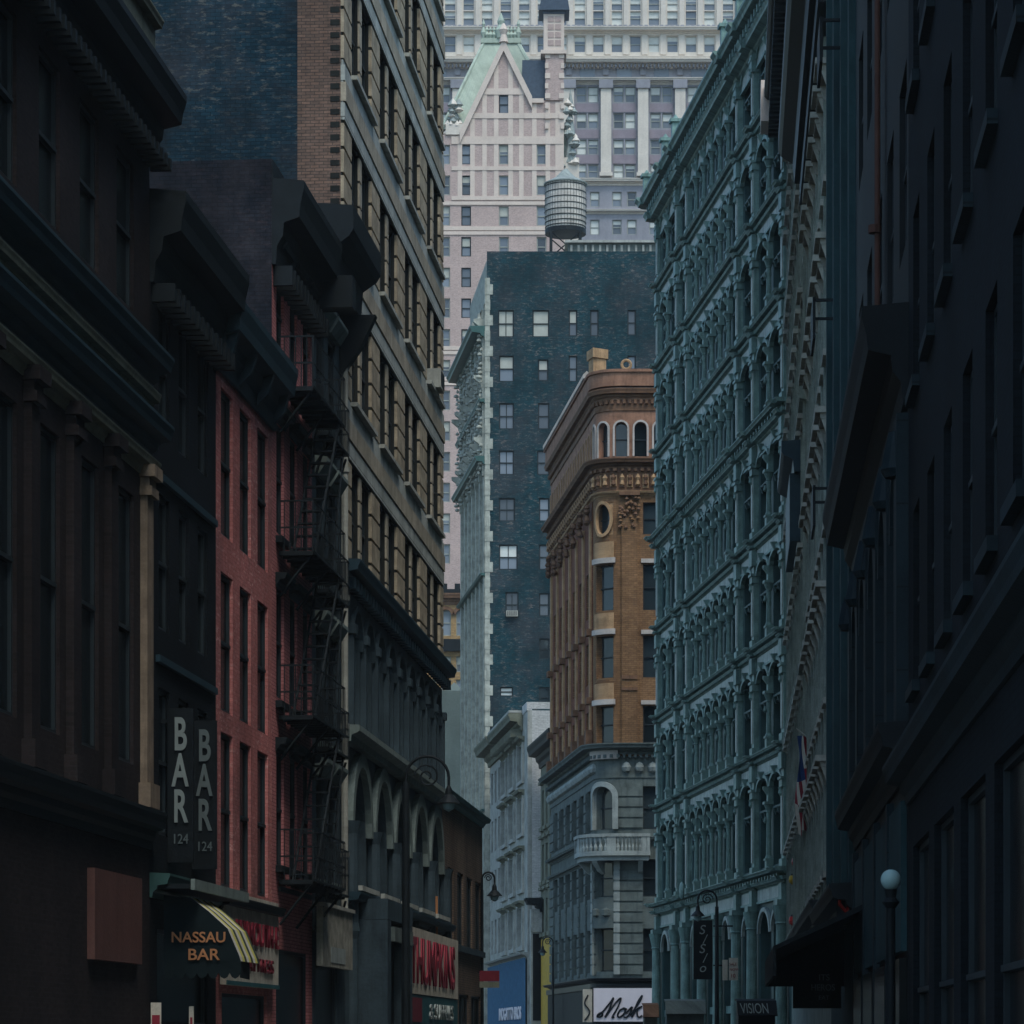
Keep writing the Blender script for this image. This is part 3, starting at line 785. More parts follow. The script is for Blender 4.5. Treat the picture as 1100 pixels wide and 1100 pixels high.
for i in range(10):
    u = .4 + i * 2.7; q.cut(); q.box(u - .16, u + .16, -.14, 0, 4.9, 33.6, 0); q.box(u - .05, u + .05, -.2, -.14, 4.9, 33.6, 0)
q.obj('pilaster', ['fluted_grey'], e)
c = MB(); c.cornice(-.05, L, 35.5, 1.0, 1.0, 0, style=1); c.blocks(0, L, 46, .22, -.85, 0, 34.1, 34.48, 0); c.obj('cornice', ['black_tin'], e)
q = MB(); q.box(-.14, 1.6, -1.12, -.02, 34.3, 35.75); q.extr([(0, 33.4), (-.5, 34.2), (-.7, 34.9), (0, 34.9)], -.1, .3); q.obj('cornice_end', ['cream_stone'], e)
for z in (12.4, 20.0, 27.2):
    c = MB(); c.cornice(0, L, z, .35, .35, 0); c.obj('belt_cornice', ['fluted_grey'], e)
c = MB(); c.cornice(0, L, 4.9, .6, .5, 0); c.obj('shop_cornice', ['black_tin'], e)
q = MB(); q.cornice(14.5, 21.5, 19.3, .9, .75, 0, style=1); q.box(14.8, 21.2, -.5, 0, 16.4, 18.4, 0); q.obj('bay_window', ['navy_tin'], e)

hs = []
for z, hh in ((5.6, 2.4), (9.6, 2.4), (13.6, 2.4), (17.6, 2.4), (21.6, 2.4), (23.5 + 1.2, 0)):
    if hh:
        for i in range(8): hs.append((.6 + i * 2.2, 1.7 + i * 2.2, z, z + hh))
e, L = right_house('stone_building', 74, 92, 26.8, 'fluted_grey', 'grey stone building with rows of bracketed window hoods under a great black cornice', hs)
hooded(e, hs)
q = MB()
for i in range(9):
    u = .12 + i * 2.2
    q.cut(); q.box(u - .12, u + .28, -.1, 0, 5.0, 25.2, 0)
q.obj('pilaster', ['fluted_grey'], e)
c = MB(); c.cornice(0, L, 27.3, 1.4, .9, 0, style=1); c.box(0, L, -.3, 0, 25.3, 25.9, 0); c.obj('cornice', ['black_tin'], e)
c = MB(); c.cornice(0, L, 4.9, .5, .5, 0); c.obj('shop_cornice', ['black_tin'], e)

hs = []
for z in (9.5, 14.0, 18.6, 23.2):
    for i in range(3): hs.append((1.4 + i * 4.3, 2.6 + i * 4.3, z, z + 2.2))
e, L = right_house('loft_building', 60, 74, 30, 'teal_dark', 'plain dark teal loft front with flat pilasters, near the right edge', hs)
q = MB()
for u in (.3, 5.0, 9.3, 13.4): q.cut(); q.box(u - .2, u + .2, -.12, 0, 4.6, 29.8, 0)
q.obj('pilaster', ['teal_dark'], e)
for (u, z) in ((1.2, 17.0), (1.2, 12.9), (6.3, 21.5)):
    q = MB(); q.box(u, u + 1.9, -.5, -.44, z, z + .9, 0); q.box(u, u + .06, -.5, 0, z + .8, z + .86, 0); q.box(u + 1.84, u + 1.9, -.5, 0, z + .8, z + .86, 0)
    q.obj('iron_shutter', ['black_tin'], e)
c = MB(); c.cornice(0, L, 4.6, .6, .5, 0); c.obj('shop_cornice', ['black_tin'], e)

hs = []
for z in (6.6, 12.4, 17.0):
    for i in range(5): hs.append((1.2 + i * 3.4, 3.0 + i * 3.4, z, z + (2.9 if z < 8 else 2.4)))
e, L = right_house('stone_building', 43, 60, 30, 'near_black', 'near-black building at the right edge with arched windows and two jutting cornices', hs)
c = MB(); c.cornice(0, L, 11.4, 1.3, .62, 0); c.obj('cornice', ['near_black'], e)
c = MB(); c.cornice(0, L, 5.9, .7, .4, 0); c.obj('belt_cornice', ['near_black'], e)
for i in range(4):
    q = MB(); u = .5 + i * 4.1; q.box(u, u + .5, -.1, 0, .1, 5.1); q.obj('shop_pilaster', ['blue_black'], e)
    q = MB(); q.box(u + .7, u + 3.8, -.08, 0, 2.9, 4.9, 0); q.box(u + .7, u + 3.8, -.1, 0, .8, 2.8, 1); q.obj('shopfront', ['teal_dark', 'glass_dull'], e)
q = MB()
for i in range(6):
    u = min(.4 + i * 3.4, L - .4)
    q.cut(); q.box(u - .35, u + .35, -.16, 0, 5.92, 10.0, 0)
    q.lathe([(.2, 9.2), (.26, 9.3), (.22, 9.5), (.15, 9.8)], u, -.1, 10, 0)
q.obj('pilaster', ['blue_black'], e)
q = MB()
for a, b, c_, d in hs[:5]: q.cut(); q.arch_ring(a, b, d - .9, .2, -.14, 0, 0, 12)
q.obj('window_arch', ['blue_black'], e)
q = MB(); u = 10.4
q.tube([(u, -.1, 11.5), (u, -.1, 20), (u, -.1, 29)], .045, 8)
for z in (14, 18, 22): q.lathe([(.1, z), (.1, z + .12)], u, -.14, 8)
q.obj('drainpipe', ['rust'], e)

hs = []
for z in (6.2, 10.0, 13.8, 17.6, 21.4, 25.2):
    for i in range(7): hs.append((1.0 + i * 2.9, 2.3 + i * 2.9, z, z + 2.3))
hs += [(1.0 + i * 4.2, 4.2 + i * 4.2, .5, 4.2) for i in range(5)]
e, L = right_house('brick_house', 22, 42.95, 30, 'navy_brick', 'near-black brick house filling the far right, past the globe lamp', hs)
q = MB()
for a, b, c_, d in hs[:42]: q.cut(); q.box(a - .1, b + .1, -.1, 0, c_ - .14, c_)
q.obj('window_sill', ['blue_black'], e)
c = MB(); c.cornice(0, L, 5.3, .5, .35, 0); c.obj('shop_cornice', ['blue_black'], e)
# ================================================================== CORNER BUILDING IN OCHRE BRICK
def corner_building():
    YF, RR = 174.0, 1.3
    Xc = XR(YF) - .02
    far = (XR(197.6), 197.6)
    e, _ = thing('corner_building', (Xc, YF), (Xc + 1, YF), 'ochre brick office building with a rounded corner and grey stone base', 'building')
    # path in local coordinates, from the far end of the side front round the corner to the right
    fl = Vector((far[0] - Xc, far[1] - YF)); d1 = (-fl).normalized()
    A = Vector((fl.x, fl.y)); ang = math.atan2(d1.y, d1.x)            # heading towards the camera
    turn = -ang                                                        # heading 0 on the front
    tl = RR * math.tan(turn / 2); S1 = fl.length - tl
    B = A + d1 * S1; cen = B + Vector((-d1.y, d1.x)) * RR; arc = RR * turn
    def path(p):
        s_, y, z = p
        if s_ <= S1:
            q = A + d1 * s_; n = Vector((-d1.y, d1.x)); q = q + n * y
        elif s_ <= S1 + arc:
            t = (s_ - S1) / RR; h = ang + t; n = Vector((-math.sin(h), math.cos(h)))
            q = cen - n * (RR - y)
        else:
            hx = s_ - S1 - arc; q = cen + Vector((hx, -RR + y))
        return (q.x, q.y, z)
    SA, SB = S1, S1 + arc; SE = SB + 14
    arcs = [SA + arc * i / 10 for i in range(11)]
    def swp(mb, s0, s1, zt, h, p, m=0, style=0):
        cuts = sorted({s0, s1, *[a for a in arcs if s0 < a < s1]})
        for a, b in zip(cuts[:-1], cuts[1:]): mb.cornice(a, b, zt, h, p, m, style=style)
    def sbx(mb, s0, s1, y0, y1, z0, z1, m=0):
        cuts = sorted({s0, s1, *[a for a in arcs if s0 < a < s1]})
        for a, b in zip(cuts[:-1], cuts[1:]): mb.box(a, b, y0, y1, z0, z1, m)
    mid = (SA + SB) / 2; ww = .62
    # vertical zones
    cw = (mid - ww, mid + ww)                                   # corner window
    fr = [SB + 1.25 + i * 2.5 for i in range(5)]                # front recess bays
    sidew = [(2.2 + i * 3.35, 3.9 + i * 3.35) for i in range(6)]
    cols = [cw] + [(f, f + 1.5) for f in fr] + sidew
    rows_u = [(17.62, 19.6), (21.1, 23.35), (24.7, 27.15)]
    up = MB(path); holes = [(a, b, c, d) for c, d in rows_u for a, b in cols] + [(a, b, 28.75, 30.45) for a, b in [cw] + [(f, f + 1.5) for f in fr]]
    up.wall(0, SE, 16.9, 31.0, holes, dep=.4, m=0, us=arcs)
    up.obj('brick_wall', ['ochre_brick'], e)
    sd2 = MB(path)                                             # redder brick skin of the long side front, between its pilasters
    sd2.wall(.02, SA - .9, 17.6, 30.9, [(a, b, c, d) for c, d in rows_u for a, b in sidew], y=-.05, dep=.05)
    sd2.obj('side_brickwork', ['russet_brick'], e)
    # attic arcade
    at = MB(path); ah = []
    sp = 1.04; k0 = mid
    acs = [(mid - .33 + i * sp, mid + .33 + i * sp) for i in range(12)] + [(mid - .33 - sp, mid + .33 - sp)] + [(mid - 2.6 - 1.25 * i, mid - 2.15 - 1.25 * i) for i in range(18)]
    for a, b in acs: ah.append((a, b, 32.9, 34.75))
    at.wall(0, SE, 31.0, 36.0, ah, dep=.4, us=arcs)
    for a, b in acs: at.arch_fill(a, b, 34.75, m=0, n=8, dep=.4, rise=.33)
    at.obj('attic_wall', ['attic_terra'], e)
    r = MB(path)
    for a, b in acs:
        r.cut(); r.arch_ring(a, b, 34.42, .1 if b > mid - 1 else .05, -.08 if b > mid - 1 else -.03, 0, 0 if b > mid - 1 else 1, 8, .33, drop=1.5)
    r.obj('window_arch', ['pale_lintel', 'ochre_stone'], e)
    gl = MB(path)
    for a, b in acs: gl.cut(); gl.quad((a, .3, 32.9), (b, .3, 32.9), (b, .3, 34.75), (a, .3, 34.75)); gl.box(a, b, .22, .3, 33.8, 33.86, 1)
    gl.obj('attic_window', ['glass', 'frame_dark'], e)
    c = MB(path); swp(c, 0, SE, 36.5, .6, .42)
    for i in range(int(SE / .3)): c.box(i * .3, i * .3 + .15, -.2, 0, 35.7, 35.92)
    sbx(c, 0, SE, -.06, 0, 35.35, 35.68); c.obj('cornice', ['brown_terra'], e)
    c = MB(path); sbx(c, 0, SE, -.35, .1, 36.62, 37.35); sbx(c, 0, SE, -.45, .1, 37.35, 37.5); c.obj('parapet', ['attic_terra'], e)
    c = MB(path); n = 60; c.box(0, SA - 1, -.5, -.1, 37.5, 37.56)
    for i in range(n):
        s_ = i * (SA - 1) / n; c.extr([(-.5, 37.5), (-.1, 37.5), (-.1, 37.75), (-.3, 37.95), (-.5, 37.75)], s_, s_ + .2)
    c.obj('roof_cresting', ['pale_lintel'], e)
    for s_ in (SB + .15, SB + 1.7 - .5):
        pass
    q = MB(path); s_ = SA + .2
    q.box(s_ - .45, s_ + .35, -.3, .5, 37.5, 38.3); q.box(s_ - .55, s_ + .45, -.4, .6, 38.3, 38.8); q.obj('chimney_block', ['ochre_stone'], e)
    for s_ in (SB + .35, SB + 2.5):
        t = MB(); rr = []
        for i in range(17):
            a = math.pi * 2 * i / 16; rr.append((math.cos(a) * .24, 0, .26 + math.sin(a) * .24))
        t.tube(rr, .08, 6); x, y, z = path((s_, -.2, 37.5)); t.obj('volute', ['ochre_stone'], e, (x, y, z))
    # big mid cornice with dentils + ornamental frieze
    c = MB(path); swp(c, -.05, SE, 32.75, .5, .62)
    for i in range(int(SE / .35)): c.box(i * .35, i * .35 + .17, -.30, 0, 32.1, 32.26)
    c.obj('cornice', ['brown_terra'], e)
    c = MB(path); sbx(c, 0, SE, -.08, 0, 31.05, 32.08)
    random.seed(3)
    for i in range(int(SE / .42)):
        x0 = i * .42
        c.box(x0 + .04, x0 + .36, -.13 - random.random() * .1, -.08, 31.2 + random.random() * .12, 31.85 + random.random() * .1, i % 2)
        c.lathe([(.02, 31.3), (.13, 31.38), (.08, 31.6), (.14, 31.75), (.03, 31.95)], x0 + .2, -.2, 6, (i + 1) % 2)
    swp(c, 0, SE, 31.04, .22, .24, 1); c.obj('frieze', ['brown_terra', 'ochre_stone'], e)
    # lintels
    for z in (19.66, 23.42, 27.22):
        l = MB(path); sbx(l, cw[0] - .12, cw[1] + .12, -.22, 0, z, z + .28); 
        
        for f in fr: l.cut(); l.box(f - .1, f + 1.6, -.1, 0, z, z + .22)
        l.obj('lintel', ['pale_lintel'], e)
        l = MB(path); sbx(l, cw[0] - .05, cw[1] + .05, -.1, 0, z + .29, z + 1.15); l.obj('spandrel', ['ochre_stone'], e)
    # oval window surround
    o_ = MB(path); 
    for i in range(20):
        t0 = 2 * math.pi * i / 20; t1 = 2 * math.pi * (i + 1) / 20
        P = lambda t, k: (mid + (ww * .74 + k) * math.cos(t), 29.6 + (.80 + k) * math.sin(t))
        a, b = P(t0, 0), P(t1, 0); c2, d = P(t1, .17), P(t0, .17)
        o_.quad((a[0], -.12, a[1]), (d[0], -.12, d[1]), (c2[0], -.12, c2[1]), (b[0], -.12, b[1]))
        o_.quad((a[0], -.12, a[1]), (b[0], -.12, b[1]), (b[0], .06, b[1]), (a[0], .06, a[1])); o_.quad((d[0], -.12, d[1]), (d[0], .02, d[1]), (c2[0], .02, c2[1]), (c2[0], -.12, c2[1]))
        # fill between the oval and its square opening
        sx_ = lambda t: (mid + max(-ww, min(ww, 1.5 * ww * math.cos(t))), 29.6 + max(-.85, min(.85, 1.5 * math.sin(t))))
        g1, g2 = sx_(t0), sx_(t1)
        o_.quad((a[0], .03, a[1]), (g1[0], .03, g1[1]), (g2[0], .03, g2[1]), (b[0], .03, b[1]))
    o_.obj('oval_surround', ['ochre_stone'], e)
    # front pilaster capitals and side pilasters
    for s_ in [SB + .1, *[f + 1.62 for f in fr[:4]]]:
        q = MB(path); q.box(s_, s_ + .85, -.14, 0, 17.6, 29.6)
        random.seed(int(s_ * 10))
        for j in range(34):
            u = s_ - .12 + random.random() * 1.05; z = 28.9 + random.random() * 1.7
            q.lathe([(.03, z), (.11, z + .08), (.06, z + .2)], u, -.17, 6, 1 if j % 3 else 0)
        q.box(s_ - .12, s_ + .97, -.3, 0, 30.8, 31.0, 1); q.box(s_ + .0, s_ + .85, -.2, -.14, 21.0, 21.2, 1); q.box(s_ + .0, s_ + .85, -.2, -.14, 20.4, 20.55, 1)
        q.obj('pilaster', ['ochre_brick', 'brown_terra'], e)
    for i in range(7):
        s_ = 1.2 + i * 3.35
        if s_ > SA - .6: continue
        q = MB(path); q.box(s_ - .2, s_ + .2, -.17, -.05, 17.6, 29.8)
        random.seed(i)
        for j in range(12):
            u = s_ - .35 + random.random() * .7; z = 29.2 + random.random() * 1.4
            q.lathe([(.04, z), (.2, z + .12), (.1, z + .3)], u, -.3, 6, 1)
        for z in (19.9, 23.6): q.box(s_ - .4, s_ + .4, -.36, -.05, z, z + .35, 1)
        q.box(s_ - .42, s_ + .42, -.4, -.05, 17.55, 18.5, 1)
        q.obj('pilaster', ['ochre_stone', 'brown_terra'], e)
    # windows of the brick storeys
    for s0, s1 in cols:
        for c_, d_ in rows_u + ([(28.75, 30.45)] if s0 >= cw[0] else []):
            x, y, _ = path((s0, .06 if s0 != cw[0] else .1, 0)); x1, y1, _ = path((s1, .06, 0))
            w_ = math.hypot(x1 - x, y1 - y) - .01; rz = math.atan2(y1 - y, x1 - x)
            window(e, x, c_, w_, d_ - c_, rot=(0, 0, rz), y=y, frame='frame_dark', style='sash')
    # base: cornice, frieze, rusticated stone
    c = MB(path); swp(c, -.05, SE, 17.55, .55, .8)
    for i in range(int(SE / .3)): c.box(i * .3, i * .3 + .14, -.35, 0, 16.8, 16.98)
    c.obj('cornice', ['rustic'], e)
    c = MB(path); sbx(c, 0, SE, -.06, 0, 15.75, 16.8)
    for i in range(int(SE / .7)):
        s_ = i * .7
        if cw[0] - .4 < s_ < cw[1] + .2: continue
        c.lathe([(.02, 16.0), (.2, 16.1), (.26, 16.3), (.18, 16.5), (.02, 16.6)], s_ + .3, -.08, 8, 1)
    sbx(c, cw[0] - .25, cw[1] + .25, -.3, 0, 16.75, 17.2, 2); c.obj('frieze', ['rustic', 'rustic_pale', 'pale_lintel'], e)
    gb = MB(path)
    rows_b = [(13.0, 15.3), (9.4, 11.4), (5.4, 7.7)]
    bc = [cw] + [(f, f + 1.5) for f in fr] + [(2.2 + i * 3.35, 4.6 + i * 3.35) for i in range(6)]
    bh = [(a, b, c_, d_) for a, b in bc for c_, d_ in rows_b]
    gb.wall(0, SE, 0, 16.9, bh, dep=.45, us=arcs)
    gb.arch_fill(cw[0], cw[1], 15.3, dep=.45, rise=.55); gb.obj('stone_wall', ['rustic'], e)
    # rustication blocks
    rb = MB(path); z = 5.2
    zs_ = [(5.25 + i * .56, 5.25 + i * .56 + .46) for i in range(18)]
    solid = []
    bs = sorted(bc)
    prev = 0
    for a, b in bs: solid.append((prev, a)); prev = b
    for z0, z1 in zs_:
        if 11.5 < z1 and z0 < 12.9: continue
        if z1 > 15.6: break
        pass
    for a, b in solid:
        if b - a < .2: continue
        for lo_, hi_ in ((5.2, 11.45), (13.0, 15.4)):
            rb.cut(); sbx(rb, a + .03, b - .03, -.03, 0.01, lo_, hi_)
            for z0, z1 in zs_:
                if z0 >= lo_ and z1 <= hi_ + .1: sbx(rb, a + .02, b - .02, -.1, 0, z0, z1)
    rb.obj('rustication', ['rustic'], e)
    q = MB(path); q.arch_ring(cw[0], cw[1], 14.75, .26, -.24, 0, 0, 12, .55, drop=1.75); q.obj('window_arch', ['rustic_pale'], e)
    q = MB(path)
    for s_ in (cw[0] - .34, cw[1] + .06):
        q.cut(); q.box(s_ + .01, s_ + .27, -.18, -.1, 5.2, 11.3)
        for z0, z1 in zs_:
            if z1 < 11.5: q.box(s_, s_ + .28, -.24, -.1, z0, z1)
    q.obj('quoins', ['rustic_pale'], e)
    for s0, s1 in bc:
        for c_, d_ in rows_b:
            x, y, _ = path((s0, .1, 0)); x1, y1, _ = path((s1, .1, 0))
            w_ = math.hypot(x1 - x, y1 - y) - .01; rz = math.atan2(y1 - y, x1 - x)
            window(e, x, c_, w_, d_ - c_, rot=(0, 0, rz), y=y, frame='frame_dark', style='sash', shade=.0, gl='glass')
    q = MB(path)
    for z in (8.05, ): sbx(q, cw[0] - .1, cw[1] + .1, -.2, .3, 7.72, 9.3); 
    q.lathe([(.02, 8.3), (.22, 8.4), (.22, 8.7), (.02, 8.8)], mid - .3, -.2, 8); q.lathe([(.02, 8.3), (.22, 8.4), (.22, 8.7), (.02, 8.8)], mid + .3, -.2, 8)
    q.obj('panel', ['rustic'], e)
    # balcony with balusters
    q = MB(path); s0, s1 = cw[0] - 1.9, SB + 1.6
    sbx(q, s0, s1, -.95, 0, 11.55, 11.8); sbx(q, s0 + .08, s1 - .08, -.8, 0, 11.3, 11.55); sbx(q, s0, s1, -.98, -.72, 12.55, 12.72)
    swp(q, 0, s0, 12.6, .3, .4, 1); swp(q, 0, s0, 11.6, .3, .3, 1); swp(q, s1, SE, 12.6, .3, .3, 1)
    n = 26
    for i in range(n):
        s_ = s0 + .15 + (s1 - s0 - .3) * i / (n - 1)
        if i % 8 == 0: q.box(s_ - .14, s_ + .14, -.95, -.75, 11.8, 12.55)
        else: q.lathe([(.05, 11.8), (.075, 12.0), (.035, 12.2), (.07, 12.4), (.05, 12.55)], s_, -.85, 6)
    for s_ in (s0 + .1, s1 - .1): q.box(s_ - .08, s_ + .08, -.95, 0, 11.8, 12.55)
    for s_ in (s0 + .5, mid, s1 - .5): q.extr([(0, 10.6), (-.3, 10.75), (-.7, 11.2), (-.75, 11.3), (0, 11.3)], s_ - .12, s_ + .12)
    q.obj('balcony', ['rustic_pale', 'rustic'], e)
    # shop storey
    q = MB(path); swp(q, 0, SE, 5.05, .3, .5); sbx(q, 0, SE, -.3, 0, 4.45, 4.75); q.obj('shop_cornice', ['black_paint'], e)
    q = MB(path); sbx(q, 0, SE, -.2, 0, 2.35, 4.44); sbx(q, 0, SE, -.12, 0, .05, 2.34); q.obj('shopfront', ['near_black'], e)
    bd = MB(); Xr = lambda px: xx(px, YF) - Xc
    b0 = Xr(637.5); b1 = Xr(637.5) + 4.5
    # back core so nothing shows through
    k = MB(); k.box(.9, 20, .9, 21, 0, 36.5); k._add([(fl.x + .75, fl.y - .3, 0), (.6, 1.2, 0), (16, 1.2, 0), (16, 23, 0), (fl.x + .75, fl.y - .3, 36.4), (.6, 1.2, 36.4), (16, 1.2, 36.4), (16, 23, 36.4)], [(0, 1, 5, 4), (1, 2, 6, 5), (2, 3, 7, 6), (3, 0, 4, 7), (4, 5, 6, 7)], 0)
    k.obj('core', ['near_black'], e)
    return e, Xc, YF
cb, CBX, CBY = corner_building()

# ================================================================== OLIVE, WHITE HOUSES AND THE PAINTED TOWER BEYOND
def street_house(name, Yn, Yf, xo, H, mat, side, label, rows, cols_, depth=14, frame='frame_dark', style='sash', sill=None, gl='glass', sw=1.2):
    e, L = thing(name, (XR(Yf) + xo, Yf), (XR(Yn) + xo, Yn), label, 'building')
    hl = [(a, a + sw, z, z + hh) for z, hh in rows for a in cols_]
    wl = MB(); wl.wall(0, L, 0, H, hl, dep=.3); wl.box(0, L, .3, depth, 0, H - .003, 1); wl.obj('wall', [mat, side], e)
    for a, b, c, d in hl: window(e, a, c, b - a, d - c, frame=frame, style=style, sill=sill, y=.02, gl=gl)
    return e, L
e, L = street_house('stone_house', 198, 211, .75, 20.1, 'olive_stone', 'olive_stone', 'narrow olive-grey house with a dark cornice between the ochre and white buildings', [(8.6, 2.2), (11.9, 2.4), (15.4, 2.4)], [.8, 3.1, 5.6, 8.0, 10.6])
c = MB(); c.cornice(-.1, L, 20.7, 1.4, .9, 0); c.obj('cornice', ['black_tin'], e)
q = MB()
for z in (8.6, 11.9, 15.4):
    for u in [.8, 3.1, 5.6, 8.0, 10.6]: q.cut(); q.box(u - .15, u + 1.35, -.2, 0, z - .25, z, 0); q.cut(); q.box(u - .15, u + 1.35, -.25, 0, z + 2.75, z + 2.95, 0)
q.obj('window_hood', ['olive_stone'], e)
q = MB(); q.box(1.2, L - .2, -.1, 0, .1, 8.2); q.obj('shopfront', ['yellow_paint'], e)
q = MB(); q.box(.02, .9, -.72, 0, 0, 10.2, 0); q.cornice(-.05, 1.2, 10.9, .9, 1.1, 1); q.box(.9, .96, -.6, -.08, 3.0, 8.6, 2); q.box(.9, 1.02, -.75, -.02, 8.7, 9.0, 0); q.obj('shop_porch', ['white_stone', 'black_tin', 'near_black'], e)
q = MB(); q.box(7.5, 11.5, -.14, -.1, .8, 3.2); q.obj('shop_windows', ['glass'], e)
e2_rows = [(8.0, 2.5), (11.8, 2.3), (15.5, 2.3), (19.0, 2.3)]
e, L = street_house('white_building', 212, 231, 0, 23.2, 'white_stone', 'white_brick', 'whitewashed building with a blank white side wall and jutting cornice', e2_rows, [1.2, 3.2, 7.2, 9.2, 13.2, 15.2], sw=1.5, gl='glass', frame='frame_pale')
q = MB()
for z, hh in e2_rows:
    for a, b in ((1.0, 4.9), (7.0, 10.9), (13.0, 16.9)):
        q.cut(); q.box(a, b, -.18, 0, z - .35, z - .1, 0); q.cornice(a - .15, b + .15, z + hh + .42, .35, .45, 1)
        q.box(a, a + .16, -.16, 0, z - .1, z + hh + .05, 0); q.box(b - .16, b, -.16, 0, z - .1, z + hh + .05, 0)
q.obj('window_surround', ['white_stone', 'olive_stone'], e)
c = MB(); c.cornice(-.1, L - 3.0, 23.3, 1.1, 1.0, 0); c.blocks(0, L - 3.2, 18, .25, -.8, 0, 21.8, 22.3, 0); c.box(-.1, L - 3, -.95, 0, 23.35, 23.5, 1); c.obj('cornice', ['olive_stone', 'white_stone'], e)
q = MB(); q.box(L - .02, L + .015, 0.05, 14, 23.3, 23.75); q.box(L - 3, L, -.05, .3, 23.2, 23.75); q.obj('parapet', ['white_brick'], e)
q = MB(); q.cornice(0, L, 7.45, .3, .5, 0); q.obj('shop_cornice', ['white_stone'], e)
q = MB(); n = 74
prof = []
for i in range(n):
    u = .3 + (L - .5) * i / n; w_ = (L - .5) / n
    q._add([(u, -.12, .2), (u + w_ / 2, -.22, .2), (u + w_, -.12, .2), (u, -.12, 7.12), (u + w_ / 2, -.22, 7.12), (u + w_, -.12, 7.12)], [(0, 1, 4, 3), (1, 2, 5, 4)], 0)
q.obj('corrugated_front', ['blue_tin'], e)
text('IMOGATTO BROS', 1.15, 'white_panel', e, (1.2, -.26, 3.15), sx=1.75, bold=.03)
# neighbour beyond, with its cornice showing past the white one
e, L = street_house('stone_house', 231.1, 241, 0.1, 22.6, 'white_stone', 'white_stone', 'pale house just beyond the white building, mostly hidden behind it', [(8.0, 2.5), (11.8, 2.3), (15.5, 2.3), (19.0, 2.3)], [1.0, 3.8, 6.6], sw=1.4)
q = MB(); n = 38
for i in range(n):
    u = .1 + 9.8 * i / n; w_ = 9.8 / n
    q._add([(u, -.12, .2), (u + w_ / 2, -.22, .2), (u + w_, -.12, .2), (u, -.12, 7.1), (u + w_ / 2, -.22, 7.1), (u + w_, -.12, 7.1)], [(0, 1, 4, 3), (1, 2, 5, 4)], 0)
q.obj('corrugated_front', ['blue_tin'], e)
q = MB(); q.cornice(0, L, 7.45, .3, .5, 0); q.obj('shop_cornice', ['white_stone'], e)
c = MB(); c.cornice(-.3, L, 23.3, 1.4, 1.2, 0); c.obj('cornice', ['olive_stone'], e)

